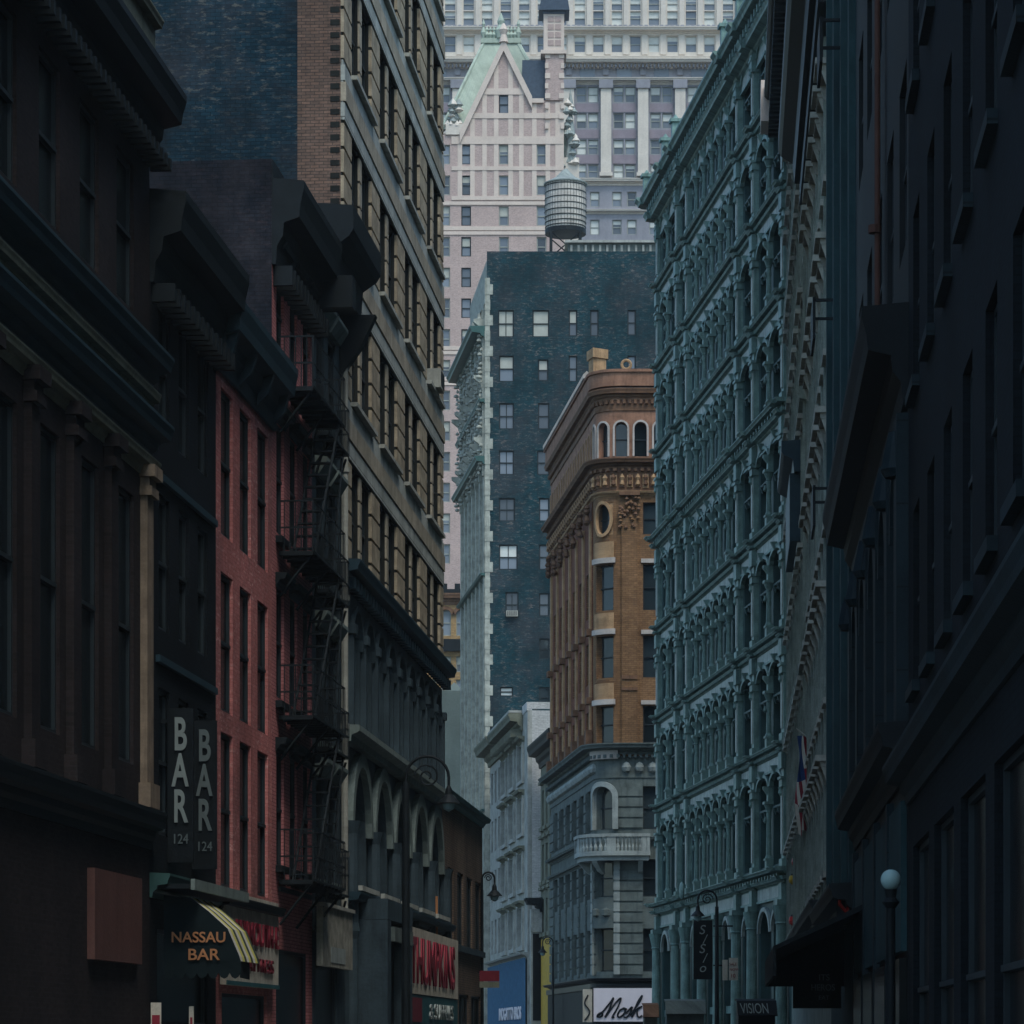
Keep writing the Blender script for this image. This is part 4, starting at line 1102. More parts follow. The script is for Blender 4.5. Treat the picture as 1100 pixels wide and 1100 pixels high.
def painted_tower():
    Y = 243.0; k = Y / F
    X0 = xx(523, Y)
    e, L = thing('office_tower', (X0, Y), (X0 + 1, Y), 'broad tower whose blank dark teal painted brick flank carries scattered windows', 'building')
    W = 20.0; H = zz(270, Y)
    ws = [(535, 333, 552, 362), (572, 333, 590, 362), (611, 333, 620, 361), (634, 333, 643, 361), (674, 333, 683, 360), (536, 382, 552, 410), (578, 386, 589, 409), (611, 382, 620, 410), (634, 382, 643, 408),
          (674, 382, 683, 410), (536, 433, 552, 461), (578, 433, 590, 461), (536, 484, 552, 510), (577, 484, 590, 510), (536, 535, 553, 560), (579, 535, 590, 560), (536, 585, 556, 612), (579, 585, 590, 612),
          (543, 636, 557, 663), (579, 637, 590, 662), (579, 686, 590, 708), (537, 738, 551, 748), (579, 738, 590, 760)]
    hl = []
    for a, b, c, d in ws: hl.append((xx(a, Y) - X0, xx(c, Y) - X0, zz(d, Y), zz(b, Y)))
    wl = MB(); wl.wall(0, W, 0, H, hl, dep=.3); wl.obj('flank_wall', ['teal_brick_far'], e)
    for i, (a, b, c, d) in enumerate(hl):
        nm = i in (20, 22)
        window(e, a, c, b - a, d - c, frame='frame_dark', style='sash4' if b - a > .9 and i % 2 == 0 else 'sash', gl='glass' if nm else 'glass_sky', shade=1.0 if i in (0, 1, 21) else (.5 if i in (5, 6, 16, 2, 8) else 0), fw=.09, blind='blind_bright' if i in (16, 21) else 'blind', y=-.03)
    # street front: local path along direction -.115
    fr_e = (xx(497, 261) - X0, 261.5 - Y)
    LN = math.hypot(*fr_e); d = Vector((-fr_e[0], -fr_e[1])).normalized()
    o = Vector(fr_e)
    def path(p): q = o + d * p[0] + Vector((-d.y, d.x)) * p[1]; return (q.x, q.y, p[2])
    f = MB(path); hs = []
    lv = [6 + i * 4.4 for i in range(12)]
    cs = [1.5 + i * 2.9 for i in range(6)]
    for z in lv:
        for u in cs: hs.append((u, u + 1.5, z, z + 2.7))
    f.wall(0, LN, 0, 55.5, hs, dep=.35); f.obj('street_wall', ['celadon'], e)
    gw = MB(path)
    for a, b, c, d_ in hs: gw.cut(); gw.quad((a, .28, c), (b, .28, c), (b, .28, d_), (a, .28, d_), 0); gw.box(a, b, .2, .28, c + 1.3, c + 1.4, 1)
    gw.obj('street_window', ['glass', 'frame_dark'], e)
    q = MB(path)
    for i in range(7): u = .6 + i * 2.9; q.cut(); q.box(u - .3, u + .3, -.22, 0, 3, 44, 0)
    q.obj('pilaster', ['celadon'], e)
    q = MB(path)
    for z, h, p_ in ((19.0, .4, .4), (36.6, .4, .5), (45.3, .8, .9), (49.6, .5, .6), (55.0, 1.0, 1.3)): q.cut(); q.cornice(-.4, LN, z, h, p_, 0)
    random.seed(5)
    for i in range(7):
        u = .6 + i * 2.9
        q.cut('carved_strip'); q.box(u - .3, u + .3, -.3, 0, 43.9, 55.5, 1)
        for j in range(34):
            z = 44 + j * .34; r_ = .10 + .16 * random.random()
            q.lathe([(.02, z), (r_, z + .08), (r_ * .9, z + .2), (.03, z + .3)], u + (random.random() - .5) * .5, -.28 - random.random() * .3, 6, 1)
        for zc in (46.8, 51.4, 55.6):
            q.extr([(0, zc - 1.5), (-.25, zc - 1.3), (-.45, zc - .6), (-.95, zc - .2), (-.95, zc), (0, zc)], u - .2, u + .2, 1)
    for i in range(6):
        a = 1.5 + i * 2.9; q.cut('carved_arch'); q.box(a - .62, a + 2.0, -.2, 0, 55.0, 55.3, 1)
        for zc in (47.6, 52.2): q.arch_ring(a, a + 1.5, zc, .3, -.4, 0, 1, 10); q.box(a - .3, a + 1.8, -.5, 0, zc - 2.9, zc - 2.6, 1)
        for j in range(16):
            z = 55.1 + random.random() * .5; r_ = .12 + .14 * random.random(); uu = a - .6 + random.random() * 2.6
            q.lathe([(.02, z), (r_, z + .12), (.06, z + .4), (.02, z + .6)], uu, -.7 + random.random() * .5, 6, 1)
    q.obj('cornice', ['bronze', 'celadon'], e)
    q = MB()
    for i in range(50):
        z = 1 + i * 1.15; q.box(-.16, .45 if i % 2 else .25, -.06, .6, z, z + .75)
    q.box(-.14, .22, -.03, .55, .5, 58.6, 0)
    q.obj('quoins', ['celadon'], e)
    k_ = MB(); k_._add([(0.2, .32, 0), (W, .32, 0), (W, 18, 0), (fr_e[0] + .6, 18, 0), (.2, .32, H - .01), (W, .32, H - .01), (W, 18, H - .01), (fr_e[0] + .6, 18, H - .01)], [(0, 1, 5, 4), (1, 2, 6, 5), (2, 3, 7, 6), (3, 0, 4, 7), (4, 5, 6, 7)], 0)
    k_.obj('core', ['celadon'], e)
    # roof house with a pale tin edge
    q = MB(); a, b = xx(610, Y) - X0, W
    q.box(a, b, .4, 4, H, zz(257, Y), 0); q.box(a - .2, b + .2, .1, 4.2, zz(260, Y), zz(257.4, Y), 1)
    q.blocks(a, b, 26, .16, .3, .4, H + .05, zz(262, Y), 1); q.obj('roof_house', ['rustic', 'white_stone'], e)
    # air conditioner in one window
    a, b, c, d_ = hl[18]; q = MB(); q.box(a + .05, b - .05, -.4, .2, c + .02, c + .45); q.blocks(a + .1, b - .1, 5, .05, -.42, -.4, c + .08, c + .4, 1); q.obj('air_conditioner', ['pale_trim', 'iron'], e)
    return X0, H, Y
TX, TH, TY = painted_tower()

def water_tower():
    Y = TY + 3.2; X = xx(607.5, Y)
    e, _ = thing('water_tower', (X, Y), (X + 1, Y), 'round wooden rooftop water tank with iron hoops on a steel stand', 'water tower')
    z0 = TH; zb = zz(247, Y); zt = zz(199, Y); r = 22.3 * Y / F
    t = MB(); n = 40; prof = [(r * .96, zb), (r * 1.0, zb + (zt - zb) * .5), (r * .97, zt)]
    t.lathe(prof, 0, 0, n); t.obj('tank', ['wood'], e)
    s_ = MB()
    for i in range(n):
        a = 2 * math.pi * (i + .5) / n
        s_.cut()
        x, y = math.cos(a) * r * .995, math.sin(a) * r * .995
        s_.tube([(x * .965, y * .965, zb + .02), (x * 1.008, y * 1.008, (zb + zt) / 2), (x * .975, y * .975, zt)], .018, 4)
    s_.obj('stave_batten', ['frame_dark'], e)
    h = MB()
    for i in range(8):
        h.cut(); z = zb + .12 + (zt - zb - .3) * (i / 7) ** 1.15; rr = r * (1.012 - .03 * abs(i - 3.5) / 3.5)
        h.lathe([(rr, z), (rr + .02, z), (rr + .02, z + .06), (rr, z + .06)], 0, 0, n)
    h.obj('hoop', ['iron'], e)
    c = MB(); c.lathe([(r * 1.05, zt), (r * 1.06, zt + .08), (r * .5, zt + .55), (.25, zt + 1.1), (.12, zt + 1.2)], 0, 0, 32); c.obj('roof', ['rustic_pale'], e)
    b = MB()
    b.lathe([(r * .99, zb - .35), (r * .99, zb)], 0, 0, 24)
    for x in (-1.1, 1.1):
        for y in (-1.1, 1.1):
            b.box(x - .1, x + .1, y - .1, y + .1, z0, zb - .35)
    for y in (-1.1, 1.1):
        b.tube([(-1.1, y, z0 + .1), (1.1, y, zb - .4)], .05, 5); b.tube([(1.1, y, z0 + .1), (-1.1, y, zb - .4)], .05, 5)
    b.obj('stand', ['iron'], e)
water_tower()

# grey slab and yellow arched building on the far left side of the street
Y = 275.0
e, L = thing('apartment_slab', (-30, Y), (xx(498, Y), Y), 'plain grey-green rendered block with a small pyramid top, far down the street', 'building')
q = MB(); zt = zz(742, Y); q.box(0, L, 0, 14, 0, zt); 
q._add([(L - 1.6, 0, zt), (L, 0, zt), (L, 1.6, zt), (L - 1.6, 1.6, zt), (L - .8, .8, zt + .8)], [(0, 1, 4), (1, 2, 4), (2, 3, 4), (3, 0, 4)], 0)
q.obj('wall', ['slab_green'], e)
Y = 300.0
e, L = thing('arcaded_building', (-34, Y), (xx(512, Y), Y), 'yellow brick building with round-headed windows and a black balustrade, behind the grey slab', 'building')
hl = []
for px in (490, 474, 458):
    for (a, b) in ((655, 683), (705, 722), (730, 752), (765, 790), (800, 825)): hl.append((xx(px, Y) + 34, xx(px + 10.5, Y) + 34, zz(b, Y), zz(a, Y)))
q = MB(); q.wall(0, L, 0, zz(640, Y), hl, dep=.3); q.box(0, L, .3, 16, 0, zz(640, Y) - .01)
for a, b, c, d in hl[::5]: q.arch_fill(a, b, d, dep=.3)
q.obj('wall', ['yellow_brick'], e)
for i, (a, b, c, d) in enumerate(hl): window(e, a, c, b - a, d - c, frame='frame_pale', style='sash', gl='glass_sky', shade=.5 if i % 5 == 1 else 0, fw=.1)
q = MB()
for a, b, c, d in hl[::5]: q.cut(); q.arch_ring(a, b, d - .45, .3, -.2, 0)
q.cut(); q.cornice(0, L, zz(638, Y), 1.0, .7); q.obj('window_arch', ['brown_terra'], e)
q = MB(); q.box(0, L, -.5, -.3, zz(700, Y), zz(687, Y)); q.blocks(0, L, 40, .15, -.55, -.5, zz(700, Y), zz(687, Y)); q.box(0, L, -.2, .1, zz(637, Y), zz(633, Y)); q.blocks(0, L, 26, .5, -.1, .4, zz(633, Y), zz(627, Y)); q.obj('balustrade', ['iron'], e)

# ================================================================== ROSE BRICK TOWER WITH GREEN ROOF
def rose_tower():
    Y = 340.0; P = lambda px, py: (xx(px, Y) - X0, zz(py, Y))
    X0 = xx(430, Y)
    e, _ = thing('chateau_tower', (X0, Y), (X0 + 1, Y), 'rose brick and cream stone tower with a steep gable and green copper roof', 'building')
    W = xx(605.5, Y) - X0
    zE = zz(145, Y)
    cols_ = [475 - 2, 495.5, 536, 576.5]; rows_ = [155.5 + 33 * i for i in range(14)]
    hl = []
    for py in rows_:
        for px in [432, 452] + cols_:
            a, t = P(px, py); b, c = P(px + 10.5, py + 21); hl.append((a, b, c, t))
    q = MB(); q.wall(0, W, 0, zE, hl, dep=.4, m=0)
    q.box(0, W, .4, 18, 0, zE - .01, 0)
    q.obj('wall', ['pink_brick'], e)
    # gable, a real wedge with thickness
    gp = [P(494, 145), P(541, 46), P(571.5, 108), P(583, 108), P(605.5, 108), P(605.5, 145)]
    g_ = MB(); gw = P(536, 102); gw2 = P(547, 122)
    xs = sorted({p[0] for p in gp} | {gw[0], gw2[0]})
    def ztop(x):
        for (xa, za), (xb, zb) in zip(gp[:-1], gp[1:]):
            if xa <= x <= xb and xb > xa: return za + (zb - za) * (x - xa) / (xb - xa)
        return zE
    for a, b in zip(xs[:-1], xs[1:]):
        if b - a < 1e-4: continue
        if a >= gw[0] - 1e-4 and b <= gw2[0] + 1e-4:
            g_.quad((a, 0, zE), (b, 0, zE), (b, 0, gw2[1]), (a, 0, gw2[1])); g_.quad((a, 0, gw[1]), (b, 0, gw[1]), (b, 0, ztop(b)), (a, 0, ztop(a)))
        else: g_.quad((a, 0, zE), (b, 0, zE), (b, 0, ztop(b)), (a, 0, ztop(a)))
    for (xa, za), (xb, zb) in zip(gp[:-1], gp[1:]): g_.quad((xa, 0, za), (xb, 0, zb), (xb, 6, zb), (xa, 6, za))
    g_.quad((gw[0], .35, gw2[1]), (gw2[0], .35, gw2[1]), (gw2[0], .35, gw[1]), (gw[0], .35, gw[1]))
    for u in (gw[0], gw2[0]): g_.quad((u, 0, gw2[1]), (u, .4, gw2[1]), (u, .4, gw[1]), (u, 0, gw[1]))
    g_.obj('gable', ['pink_brick'], e)
    # stone strips: verticals and bands, raked copings
    t = MB(); yp = -.05
    for px in (494, 507.5, 520.5, 533, 548.5, 560, 574, 588.5, 599):
        a = xx(px, Y) - X0; w_ = .24
        t.box(a - w_, a + w_, yp, 0, zz(214, Y), min(ztop(min(max(a, gp[0][0] + .01), gp[-2][0] - .01)) - .2, zz(62, Y)) if px > 494 else zE, 0)
    t.box(xx(603.5, Y) - X0 - .2, W + .02, yp, 0, zz(250, Y), gp[4][1], 0)
    for py, h in ((98.5, .65), (124.5, .55), (150.8, .8), (181, .4), (213, .4), (218.5, .35), (245.5, .4), (250.5, .35), (374, .4), (379, .35), (407, .4), (412, .35)):
        z = zz(py, Y)
        if py < 145:
            ax = gp[0][0] + (z - zE) / (gp[1][1] - zE) * (gp[1][0] - gp[0][0]); bx = W if z < gp[2][1] else gp[1][0] + (gp[1][1] - z) / (gp[1][1] - gp[2][1]) * (gp[2][0] - gp[1][0])
        else: ax, bx = (xx(484, Y) - X0 if py < 214 else 0), W
        segs_ = [(ax, bx)]
        t.box(ax + .1, bx - .05, yp - .05, -.002, z - h / 2, z + h / 2, 0)
    for (xa, za), (xb, zb) in zip(gp[:2], gp[1:3]):
        t._add([(xa, -.35, za), (xb, -.35, zb), (xb, -.35, zb - .9), (xa, -.35, za - .9), (xa, .3, za), (xb, .3, zb), (xb, .3, zb - .9), (xa, .3, za - .9)], [(0, 1, 2, 3), (4, 7, 6, 5), (0, 4, 5, 1), (3, 2, 6, 7)], 0)
        t._add([(xa, -.35, za + .35), (xb, -.35, zb + .35), (xb, -.35, zb), (xa, -.35, za), (xa, .6, za + .35), (xb, .6, zb + .35), (xb, .6, zb), (xa, .6, za)], [(0, 1, 2, 3), (4, 7, 6, 5), (0, 4, 5, 1), (3, 2, 6, 7)], 0)
    t.box(gp[2][0], gp[3][0] + .1, -.3, .3, gp[2][1] - .3, gp[2][1] + .15, 0)
    t.lathe([(.5, gp[1][1]), (.3, gp[1][1] + .8), (.5, gp[1][1] + 1.3), (.1, gp[1][1] + 2)], gp[1][0], -.1, 8)
    t.obj('stone_bands', ['cream_stone'], e)
    q = MB()
    for a, b, c, d in hl[:]: pass
    for i, (a, b, c, d) in enumerate(hl):
        window(e, a, c, b - a, d - c, frame='frame_pale' if i % 3 else 'frame_dark', style='sash', gl='glass_sky', shade=[0, .5, 0, 0, .35][i % 5], fw=.12, y=0)
    a, t_ = gw; b, c = gw2; window(e, a, c, b - a, t_ - c, frame='frame_dark', style='sash', gl='glass_sky', fw=.12, y=0)
    # chimney
    q = MB(); x0, x1 = xx(586, Y) - X0, xx(605.5, Y) - X0; w_ = x1 - x0
    q.box(x0, x1, -.2, 2.4, gp[2][1], zz(59, Y), 0)
    for i in range(8):
        z = gp[2][1] - 3 + i * 1.05; q.box(x0 - .05, x0 + (.5 if i % 2 else .3), -.28, 0, z, z + .55, 1); q.box(x1 - (.5 if i % 2 else .3), x1 + .05, -.28, 0, z, z + .55, 1)
    q.box(x0 - .5, x1 + .3, -.5, 2.7, zz(59, Y), zz(55, Y), 1); q.box(x0 - .2, x1 + .05, -.3, 2.5, zz(55, Y), zz(16, Y), 1)
    for i in range(4):
        for j in range(2):
            q.lathe([(.02, 0), (.01, 0)], x0, 0, 3, 0) if False else None
            q.box(x0 + .25 + j * .75, x0 + .85 + j * .75, -.36, -.3, zz(50 - i * 8.5, Y), zz(44 - i * 8.5, Y), 0)
    q.obj('chimney', ['pink_brick', 'cream_stone'], e)
    q = MB(); q.extr([(x0 - .7, zz(13, Y)), (x1 + .6, zz(13, Y)), (x1 + .3, zz(-6, Y)), (x0 - .3, zz(-6, Y))], -.8, 3.0, 0, 'y'); q.box(x0 - .3, x1 + .2, -.4, 2.6, zz(16, Y), zz(13, Y)); q.obj('chimney_cap', ['slate_roof'], e)
    # copper roof: steep hipped frustum behind the gable
    r = MB(); zb = zz(137, Y); zt = zz(31, Y)
    bx0, bx1 = xx(474, Y) - X0, xx(607, Y) - X0; tx0, tx1 = xx(519, Y) - X0, xx(557, Y) - X0
    V = [(bx0, .6, zb), (bx1, .6, zb), (bx1, 16, zb), (bx0, 16, zb), (tx0, 5, zt), (tx1, 5, zt), (tx1, 11, zt), (tx0, 11, zt)]
    r._add(V, [(0, 1, 5, 4), (1, 2, 6, 5), (2, 3, 7, 6), (3, 0, 4, 7), (4, 5, 6, 7)], 0)
    for i in range(34):
        f_ = (i + .5) / 34; a = Vector(V[0]).lerp(Vector(V[1]), f_); b = Vector(V[4]).lerp(Vector(V[5]), f_)
        r.tube([tuple(a), tuple(b)], .07, 4)
    r.tube([V[0], V[4]], .22, 6); r.tube([V[1], V[5]], .22, 6)
    r.obj('roof', ['copper'], e)
    c = MB(); c.box(tx0 - .3, tx1 + .3, 4.7, 5.1, zt, zt + .5)
    for i in range(11):
        u = tx0 + (tx1 - tx0) * i / 10; k = 1.5 if i in (0, 10) else .9
        c.lathe([(.12, zt + .5), (.32, zt + .5 + k * .4), (.1, zt + .5 + k * .8), (.2, zt + .5 + k), (.02, zt + .6 + k * 1.3)], u, 4.9, 6)
    u = (tx0 + tx1) / 2 ; c.lathe([(.5, zt + .5), (.7, zt + 1.3), (.3, zt + 1.9), (.4, zt + 2.3), (.05, zt + 3.2)], u, 4.9, 8)
    c.obj('roof_cresting', ['copper'], e)
    s_ = MB(); s_.box(xx(561, Y) - X0, x0, .5, 5, gp[2][1] + .1, zz(63, Y)); s_.obj('slate_dormer', ['slate_roof'], e)
    # ornate stone dormers at both eaves
    for px, py0, py1 in ((489, 145, 112), (613, 205, 100)):
        d_ = MB(); u = xx(px, Y) - X0; z0 = zz(py0, Y); z1 = zz(py1, Y); h = z1 - z0
        random.seed(px)
        d_.box(u - 1.0, u + .9, -.2 if px < 600 else .3, 1.8, z0 - (0 if px < 600 else 6), z0 + h * .35, 0)
        for j in range(34):
            z = z0 + random.random() * h * .95; k = 1 - .75 * (z - z0) / h
            r_ = .2 + random.random() * .35
            d_.lathe([(.03, z), (r_, z + r_ * .6), (r_ * .5, z + r_ * 1.3), (.03, z + r_ * 1.9)], u + (random.random() - .5) * 2.2 * k, random.random() * .6, 7, j % 2)
        d_.lathe([(.7, z0 + h * .3), (.35, z0 + h * .5), (.5, z0 + h * .6), (.2, z0 + h * .8), (.3, z0 + h * .9), (.03, z1 + .6)], u, .8, 8, 1)
        d_.obj('dormer', ['limestone', 'rustic_pale'], e)
    r2 = MB(); x0, x1 = xx(605.5, Y) - X0, xx(624, Y) - X0
    r2.extr([(x0, zz(208, Y)), (x1, zz(208, Y)), (x0 + .4, zz(140, Y)), (x0, zz(140, Y))], 1.5, 6, 0, 'y'); r2.box(x0, x1, 1.0, 16, 0, zz(208, Y), 1); r2.obj('side_wing', ['copper', 'cream_stone'], e)
rose_tower()

# ================================================================== GREY LIMESTONE SKYSCRAPER
def skyscraper():
    Y = 430.0; X0 = xx(380, Y); k = Y / F
    e, _ = thing('skyscraper', (X0, Y), (X0 + 1, Y), 'vast pale limestone skyscraper closing the street, rows of paired windows and pilasters', 'building')
    W = xx(880, Y) - X0; top = zz(-220, Y)
    U = lambda px: xx(px, Y) - X0
    groups = []
    hu = []; c0 = 702.5
    # upper zone: single windows every 19.8 px
    for rr in [(39, 56), (12, 27), (-3, 11), (-32, -15), (-50, -34)]:
        for i in range(-14, 8):
            c = 702.5 + i * 19.9; hu.append((U(c - 5.5), U(c + 5.5), zz(rr[1], Y), zz(rr[0], Y)))
    lo = []
    for rr in [(93, 110), (121.5, 138), (150, 166), (176.5, 191), (206, 222), (236, 252), (268, 284), (298, 314)]:
        for i in range(-6, 4):
            c = 710.5 + i * 39.8
            for d in ((-11.8, -.8), (.8, 11.8)) if rr[0] < 200 else ((-13, -3), (3, 13)): lo.append((U(c + d[0]), U(c + d[1]), zz(rr[1], Y), zz(rr[0], Y)))
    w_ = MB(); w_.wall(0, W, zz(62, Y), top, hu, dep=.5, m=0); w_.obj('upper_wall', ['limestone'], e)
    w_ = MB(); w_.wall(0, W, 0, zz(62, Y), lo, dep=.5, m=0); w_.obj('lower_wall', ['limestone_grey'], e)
    b = MB(); b.box(0, W, .5, 30, 0, top - .02); b.obj('core', ['limestone_grey'], e)
    # the largest hundred as parts, the rest one part
    vis = sorted(hu + lo, key=lambda h: (not (U(470) < h[0] < U(800) and zz(262, Y) < h[2] < zz(0, Y)), h[2]))
    rest = MB()
    for i, (a, b_, c, d) in enumerate(vis):
        if i < 100: window(e, a, c, b_ - a, d - c, frame='frame_pale', style='sash', gl='glass_sky', shade=[.5, .5, 0, 1.0, .3, .5][(i * 7 + i // 5) % 6], fw=.12, y=.1, blind='blind_bright')
        else:
            sh = [.5, .5, 0, 1.0, .3, .5][(i * 7 + i // 5) % 6]; m_ = d - (d - c) * sh
            rest.quad((a, .3, c), (b_, .3, c), (b_, .3, m_), (a, .3, m_), 0); rest.quad((a, .3, m_), (b_, .3, m_), (b_, .3, d), (a, .3, d), 1)
            rest.box(a, b_, .2, .29, (c + d) / 2 - .06, (c + d) / 2 + .06, 2)
    o = rest.obj('windows', ['glass_sky', 'blind_bright', 'frame_pale'], e); o['kind'] = 'stuff'
    q = MB()
    for i in range(-15, 9):
        c = 702.5 + (i + .5) * 19.9; q.cut(); q.box(U(c - 2.6), U(c + 2.6), -.35, 0, zz(29, Y), top - 1)
    for i in range(-15, 9):
        c = 702.5 + (i + .5) * 19.9; q.cut(); q.box(U(c - 3.2), U(c + 3.2), -.2, 0, zz(59, Y), zz(38, Y))
    q.obj('upper_pilaster', ['limestone'], e)
    q = MB()
    for py, h, p_ in ((31, .9, 1.2), (61.5, .7, .7), (66.5, .9, 1.7), (85.5, .7, 1.1), (193, .8, .9), (226, .5, .7)): q.cut(); q.cornice(0, W, zz(py, Y), h, p_, 0)
    q.blocks(0, W, 120, .2, -1.0, -.3, zz(68.5, Y) - .7, zz(66.5, Y) - .5, 1)
    q.obj('cornice', ['limestone', 'limestone_grey'], e)
    q = MB(); q.box(0, W, -1.0, -.1, zz(31, Y) + .04, zz(31, Y) + .12); q.blocks(0, W, 90, .4, -.9, -.2, zz(31, Y) + .1, zz(28.8, Y)); q.obj('cresting', ['limestone_grey'], e)
    q = MB()
    for i in range(-6, 4):
        c = 710.5 + i * 39.8 - 19.9
        q.cut(); q.box(U(c - 5.6), U(c + 5.6), -.9, 0, zz(187, Y), zz(97, Y), 0); q.box(U(c - 7), U(c + 7), -1.1, 0, zz(191, Y), zz(187, Y), 0)
        q.box(U(c - 7.5), U(c + 7.5), -1.15, 0, zz(97, Y), zz(88, Y), 1)
        q.box(U(c - 3), U(c + 3), -.3, 0, zz(81, Y), zz(73, Y), 1)
    q.obj('colossal_pilaster', ['limestone', 'limestone_grey'], e)
    q = MB()
    for i in range(-6, 4):
        c = 710.5 + i * 39.8
        for py in (116, 144.2, 171.3): q.cut(); q.box(U(c - 12.6), U(c + 12.6), -.08, 0, zz(py + 4.6, Y), zz(py - 4.6, Y))
        q.cut(); q.box(U(c - 8), U(c + 8), -.1, 0, zz(83, Y), zz(73, Y), 1)
    q.obj('spandrel', ['mauve_spandrel', 'glass_sky'], e)
skyscraper()

# ================================================================== SIGNS, LAMPS AND STREET FURNITURE
def put(name, loc, label, cat, rz=0, group=None):
    e = bpy.data.objects.new(name, None); COL.objects.link(e); e.location = loc; e.rotation_euler = (0, 0, rz); e.empty_display_size = .3
    tag(e, label, cat, group); return e
lsA = math.atan2(1, .094) ; RZL = math.atan2(1, .094)      # along the near left fronts
RZT = math.atan2(1, .082)
RZR = math.atan2(-1, -.065)
# projecting BAR signs
for (Y, py, lab, mt) in ((56.0, 770, 'nearer and brighter of the two vertical BAR signs on the black house', 'letters_grey'), (58.2, 783, 'farther and dimmer of the two vertical BAR signs on the black house', 'letters_dim')):
    zt = zz(py, Y)
    e = put('projecting_sign', (XL(Y), Y, zt - 2.6), lab, 'sign', 0, 'vertical BAR signs')
    q = MB(); q.box(.0, .44, 0, .12, .1, 2.75); q.obj('board', ['near_black'], e)
    q = MB(); q.box(-.2, .1, .03, .09, 2.5, 2.56); q.cut(); q.box(-.2, .1, .03, .09, .3, .36); q.obj('bracket', ['iron'], e)
    for i, ch in enumerate('BAR'):
        text(ch, .78, mt, e, (.22, -.012, 2.04 - i * .62), sx=.52, bold=.018, align='CENTER')
    text('124', .24, 'letters_dim', e, (.22, -.012, .42), sx=.8, align='CENTER')
# NASSAU BAR awning
Y = 55.2
e = put('awning', (XL(Y), Y, 2.75), 'dark canvas awning lettered NASSAU BAR with yellow striped slope', 'awning', math.atan2(.094, 1) * 0)
prof = [(.1, 1.42), (.55, 1.38), (.85, 1.15), (1.18, .85), (1.38, .38), (1.40, .3), (1.40, .0)]
LN = 1.9; dx = .094 * LN
q = MB()
for (x0, z0), (x1, z1) in zip(prof[:-2], prof[1:-1]):
    n = 9
    for i in range(n):
        t0, t1 = i / n, (i + 1) / n
        q.quad((x0 + dx * t0, LN * t0, z0), (x0 + dx * t1, LN * t1, z0), (x1 + dx * t1, LN * t1, z1), (x1 + dx * t0, LN * t0, z1), i % 3)
q.obj('striped_slope', ['stripe_white', 'stripe_yellow', 'stripe_dark'], e)
q = MB(); pl = [(.1, .28)] + prof[:-1]
q.extr([(a, b) for a, b in [(.1, .3)] + prof[:-1]], -.015, .005, 0, 'y')
n = 7
for i in range(n):
    a, b = .1 + 1.3 * i / n, .1 + 1.3 * (i + 1) / n; c = (a + b) / 2
    q.extr([(a, .3), (b, .3), (b, .1), (b - (b - a) * .2, .03), (c, 0.0), (a + (b - a) * .2, .03), (a, .1)], -.012, .003, 0, 'y')
q.extr([(1.385, .32), (1.40, .32), (1.40, .02), (1.385, .02)], 0, LN, 0, 'y')
q.obj('end_panel', ['awning_dark'], e)
text('NASSAU', .25, 'orange_paint', e, (.22, -.03, .62), sx=1.0, bold=.003)
text('BAR', .27, 'orange_paint', e, (.50, -.03, .32), sx=1.1, bold=.003)
# long tin canopy above the bar
q = MB(); q.box(0, 5.2, -.7, 0, 0, .08, 0); q.extr([(-.75, -.02), (-.68, -.02), (-.68, .16), (-.75, .16)], 0, 5.2, 1)
o = q.obj('canopy', ['black_tin', 'green_stone'], None, (XL(54.6), 54.6, 4.25)); o.rotation_euler = (0, 0, RZL); tag(o, 'flat tin canopy edge above the striped awning', 'canopy')
# cream board with red letters on the red house
e = put('sign_board', (XL(60.7), 60.7, 2.75), 'cream sign board with tall red letters on the red house', 'sign', RZL)
q = MB(); q.box(0, 5.9, -.16, -.04, 0, 1.75); q.box(0, 5.9, -.18, -.16, 0, .08, 1); q.obj('board', ['cream_board', 'teal_board'], e)
text('PLYMOUTH-E', .62, 'letters_red', e, (.9, -.18, .82), sx=1.3, bold=.01); text('MATTRESS', .38, 'letters_maroon', e, (1.6, -.18, .30), sx=2.0)
# weathered board
e = put('sign_board', (XL(71.6), 71.6, 3.35), 'weathered grey-brown sign board with faded painting beneath the slate house', 'sign', RZL)
q = MB(); q.box(0, 4.6, -.3, -.16, 0, 1.32); q.box(-.05, 4.65, -.36, -.1, 1.32, 1.40, 1); q.box(1.2, 3.4, -.312, -.3, .1, .45, 2); q.obj('board', ['grey_board', 'pale_trim', 'rustic_pale'], e)
# red-lettered board on the tower base
e = put('sign_board', (XL(84.8), 84.8, 2.95), 'cream board with tall red letters and a teal strip on the arcaded base', 'sign', RZT)
q = MB(); q.box(0, 13.2, -.62, -.5, 0, 1.75, 0); q.box(0, 13.2, -.60, -.5, -.85, -.02, 1); q.obj('board', ['cream_board', 'teal_board'], e)
text('THUMPKINS', 1.72, 'letters_red', e, (.5, -.64, .30), sx=1.22, bold=.03); text('& SUPPLIES', .62, 'rustic_pale', e, (5.2, -.62, -.65), sx=2.2)
q = MB(); q.box(.1, 3.2, -.63, -.6, -.75, -.1, 0); q.obj('small_panel', ['letters_maroon'], e)
for u in (16.6,):
    q = MB(); q.box(0, 1.0, -.35, .1, 0, .55, 0); q.blocks(.05, .95, 6, .05, -.37, -.35, .06, .48, 1)
    o = q.obj('air_conditioner', ['pale_trim', 'iron'], None, (XL(76.5 + 19.0), 76.5 + 19.0, 20.86)); o.rotation_euler = (0, 0, RZT); tag(o, 'pale window air conditioner sticking out of the buff tower', 'air conditioner')
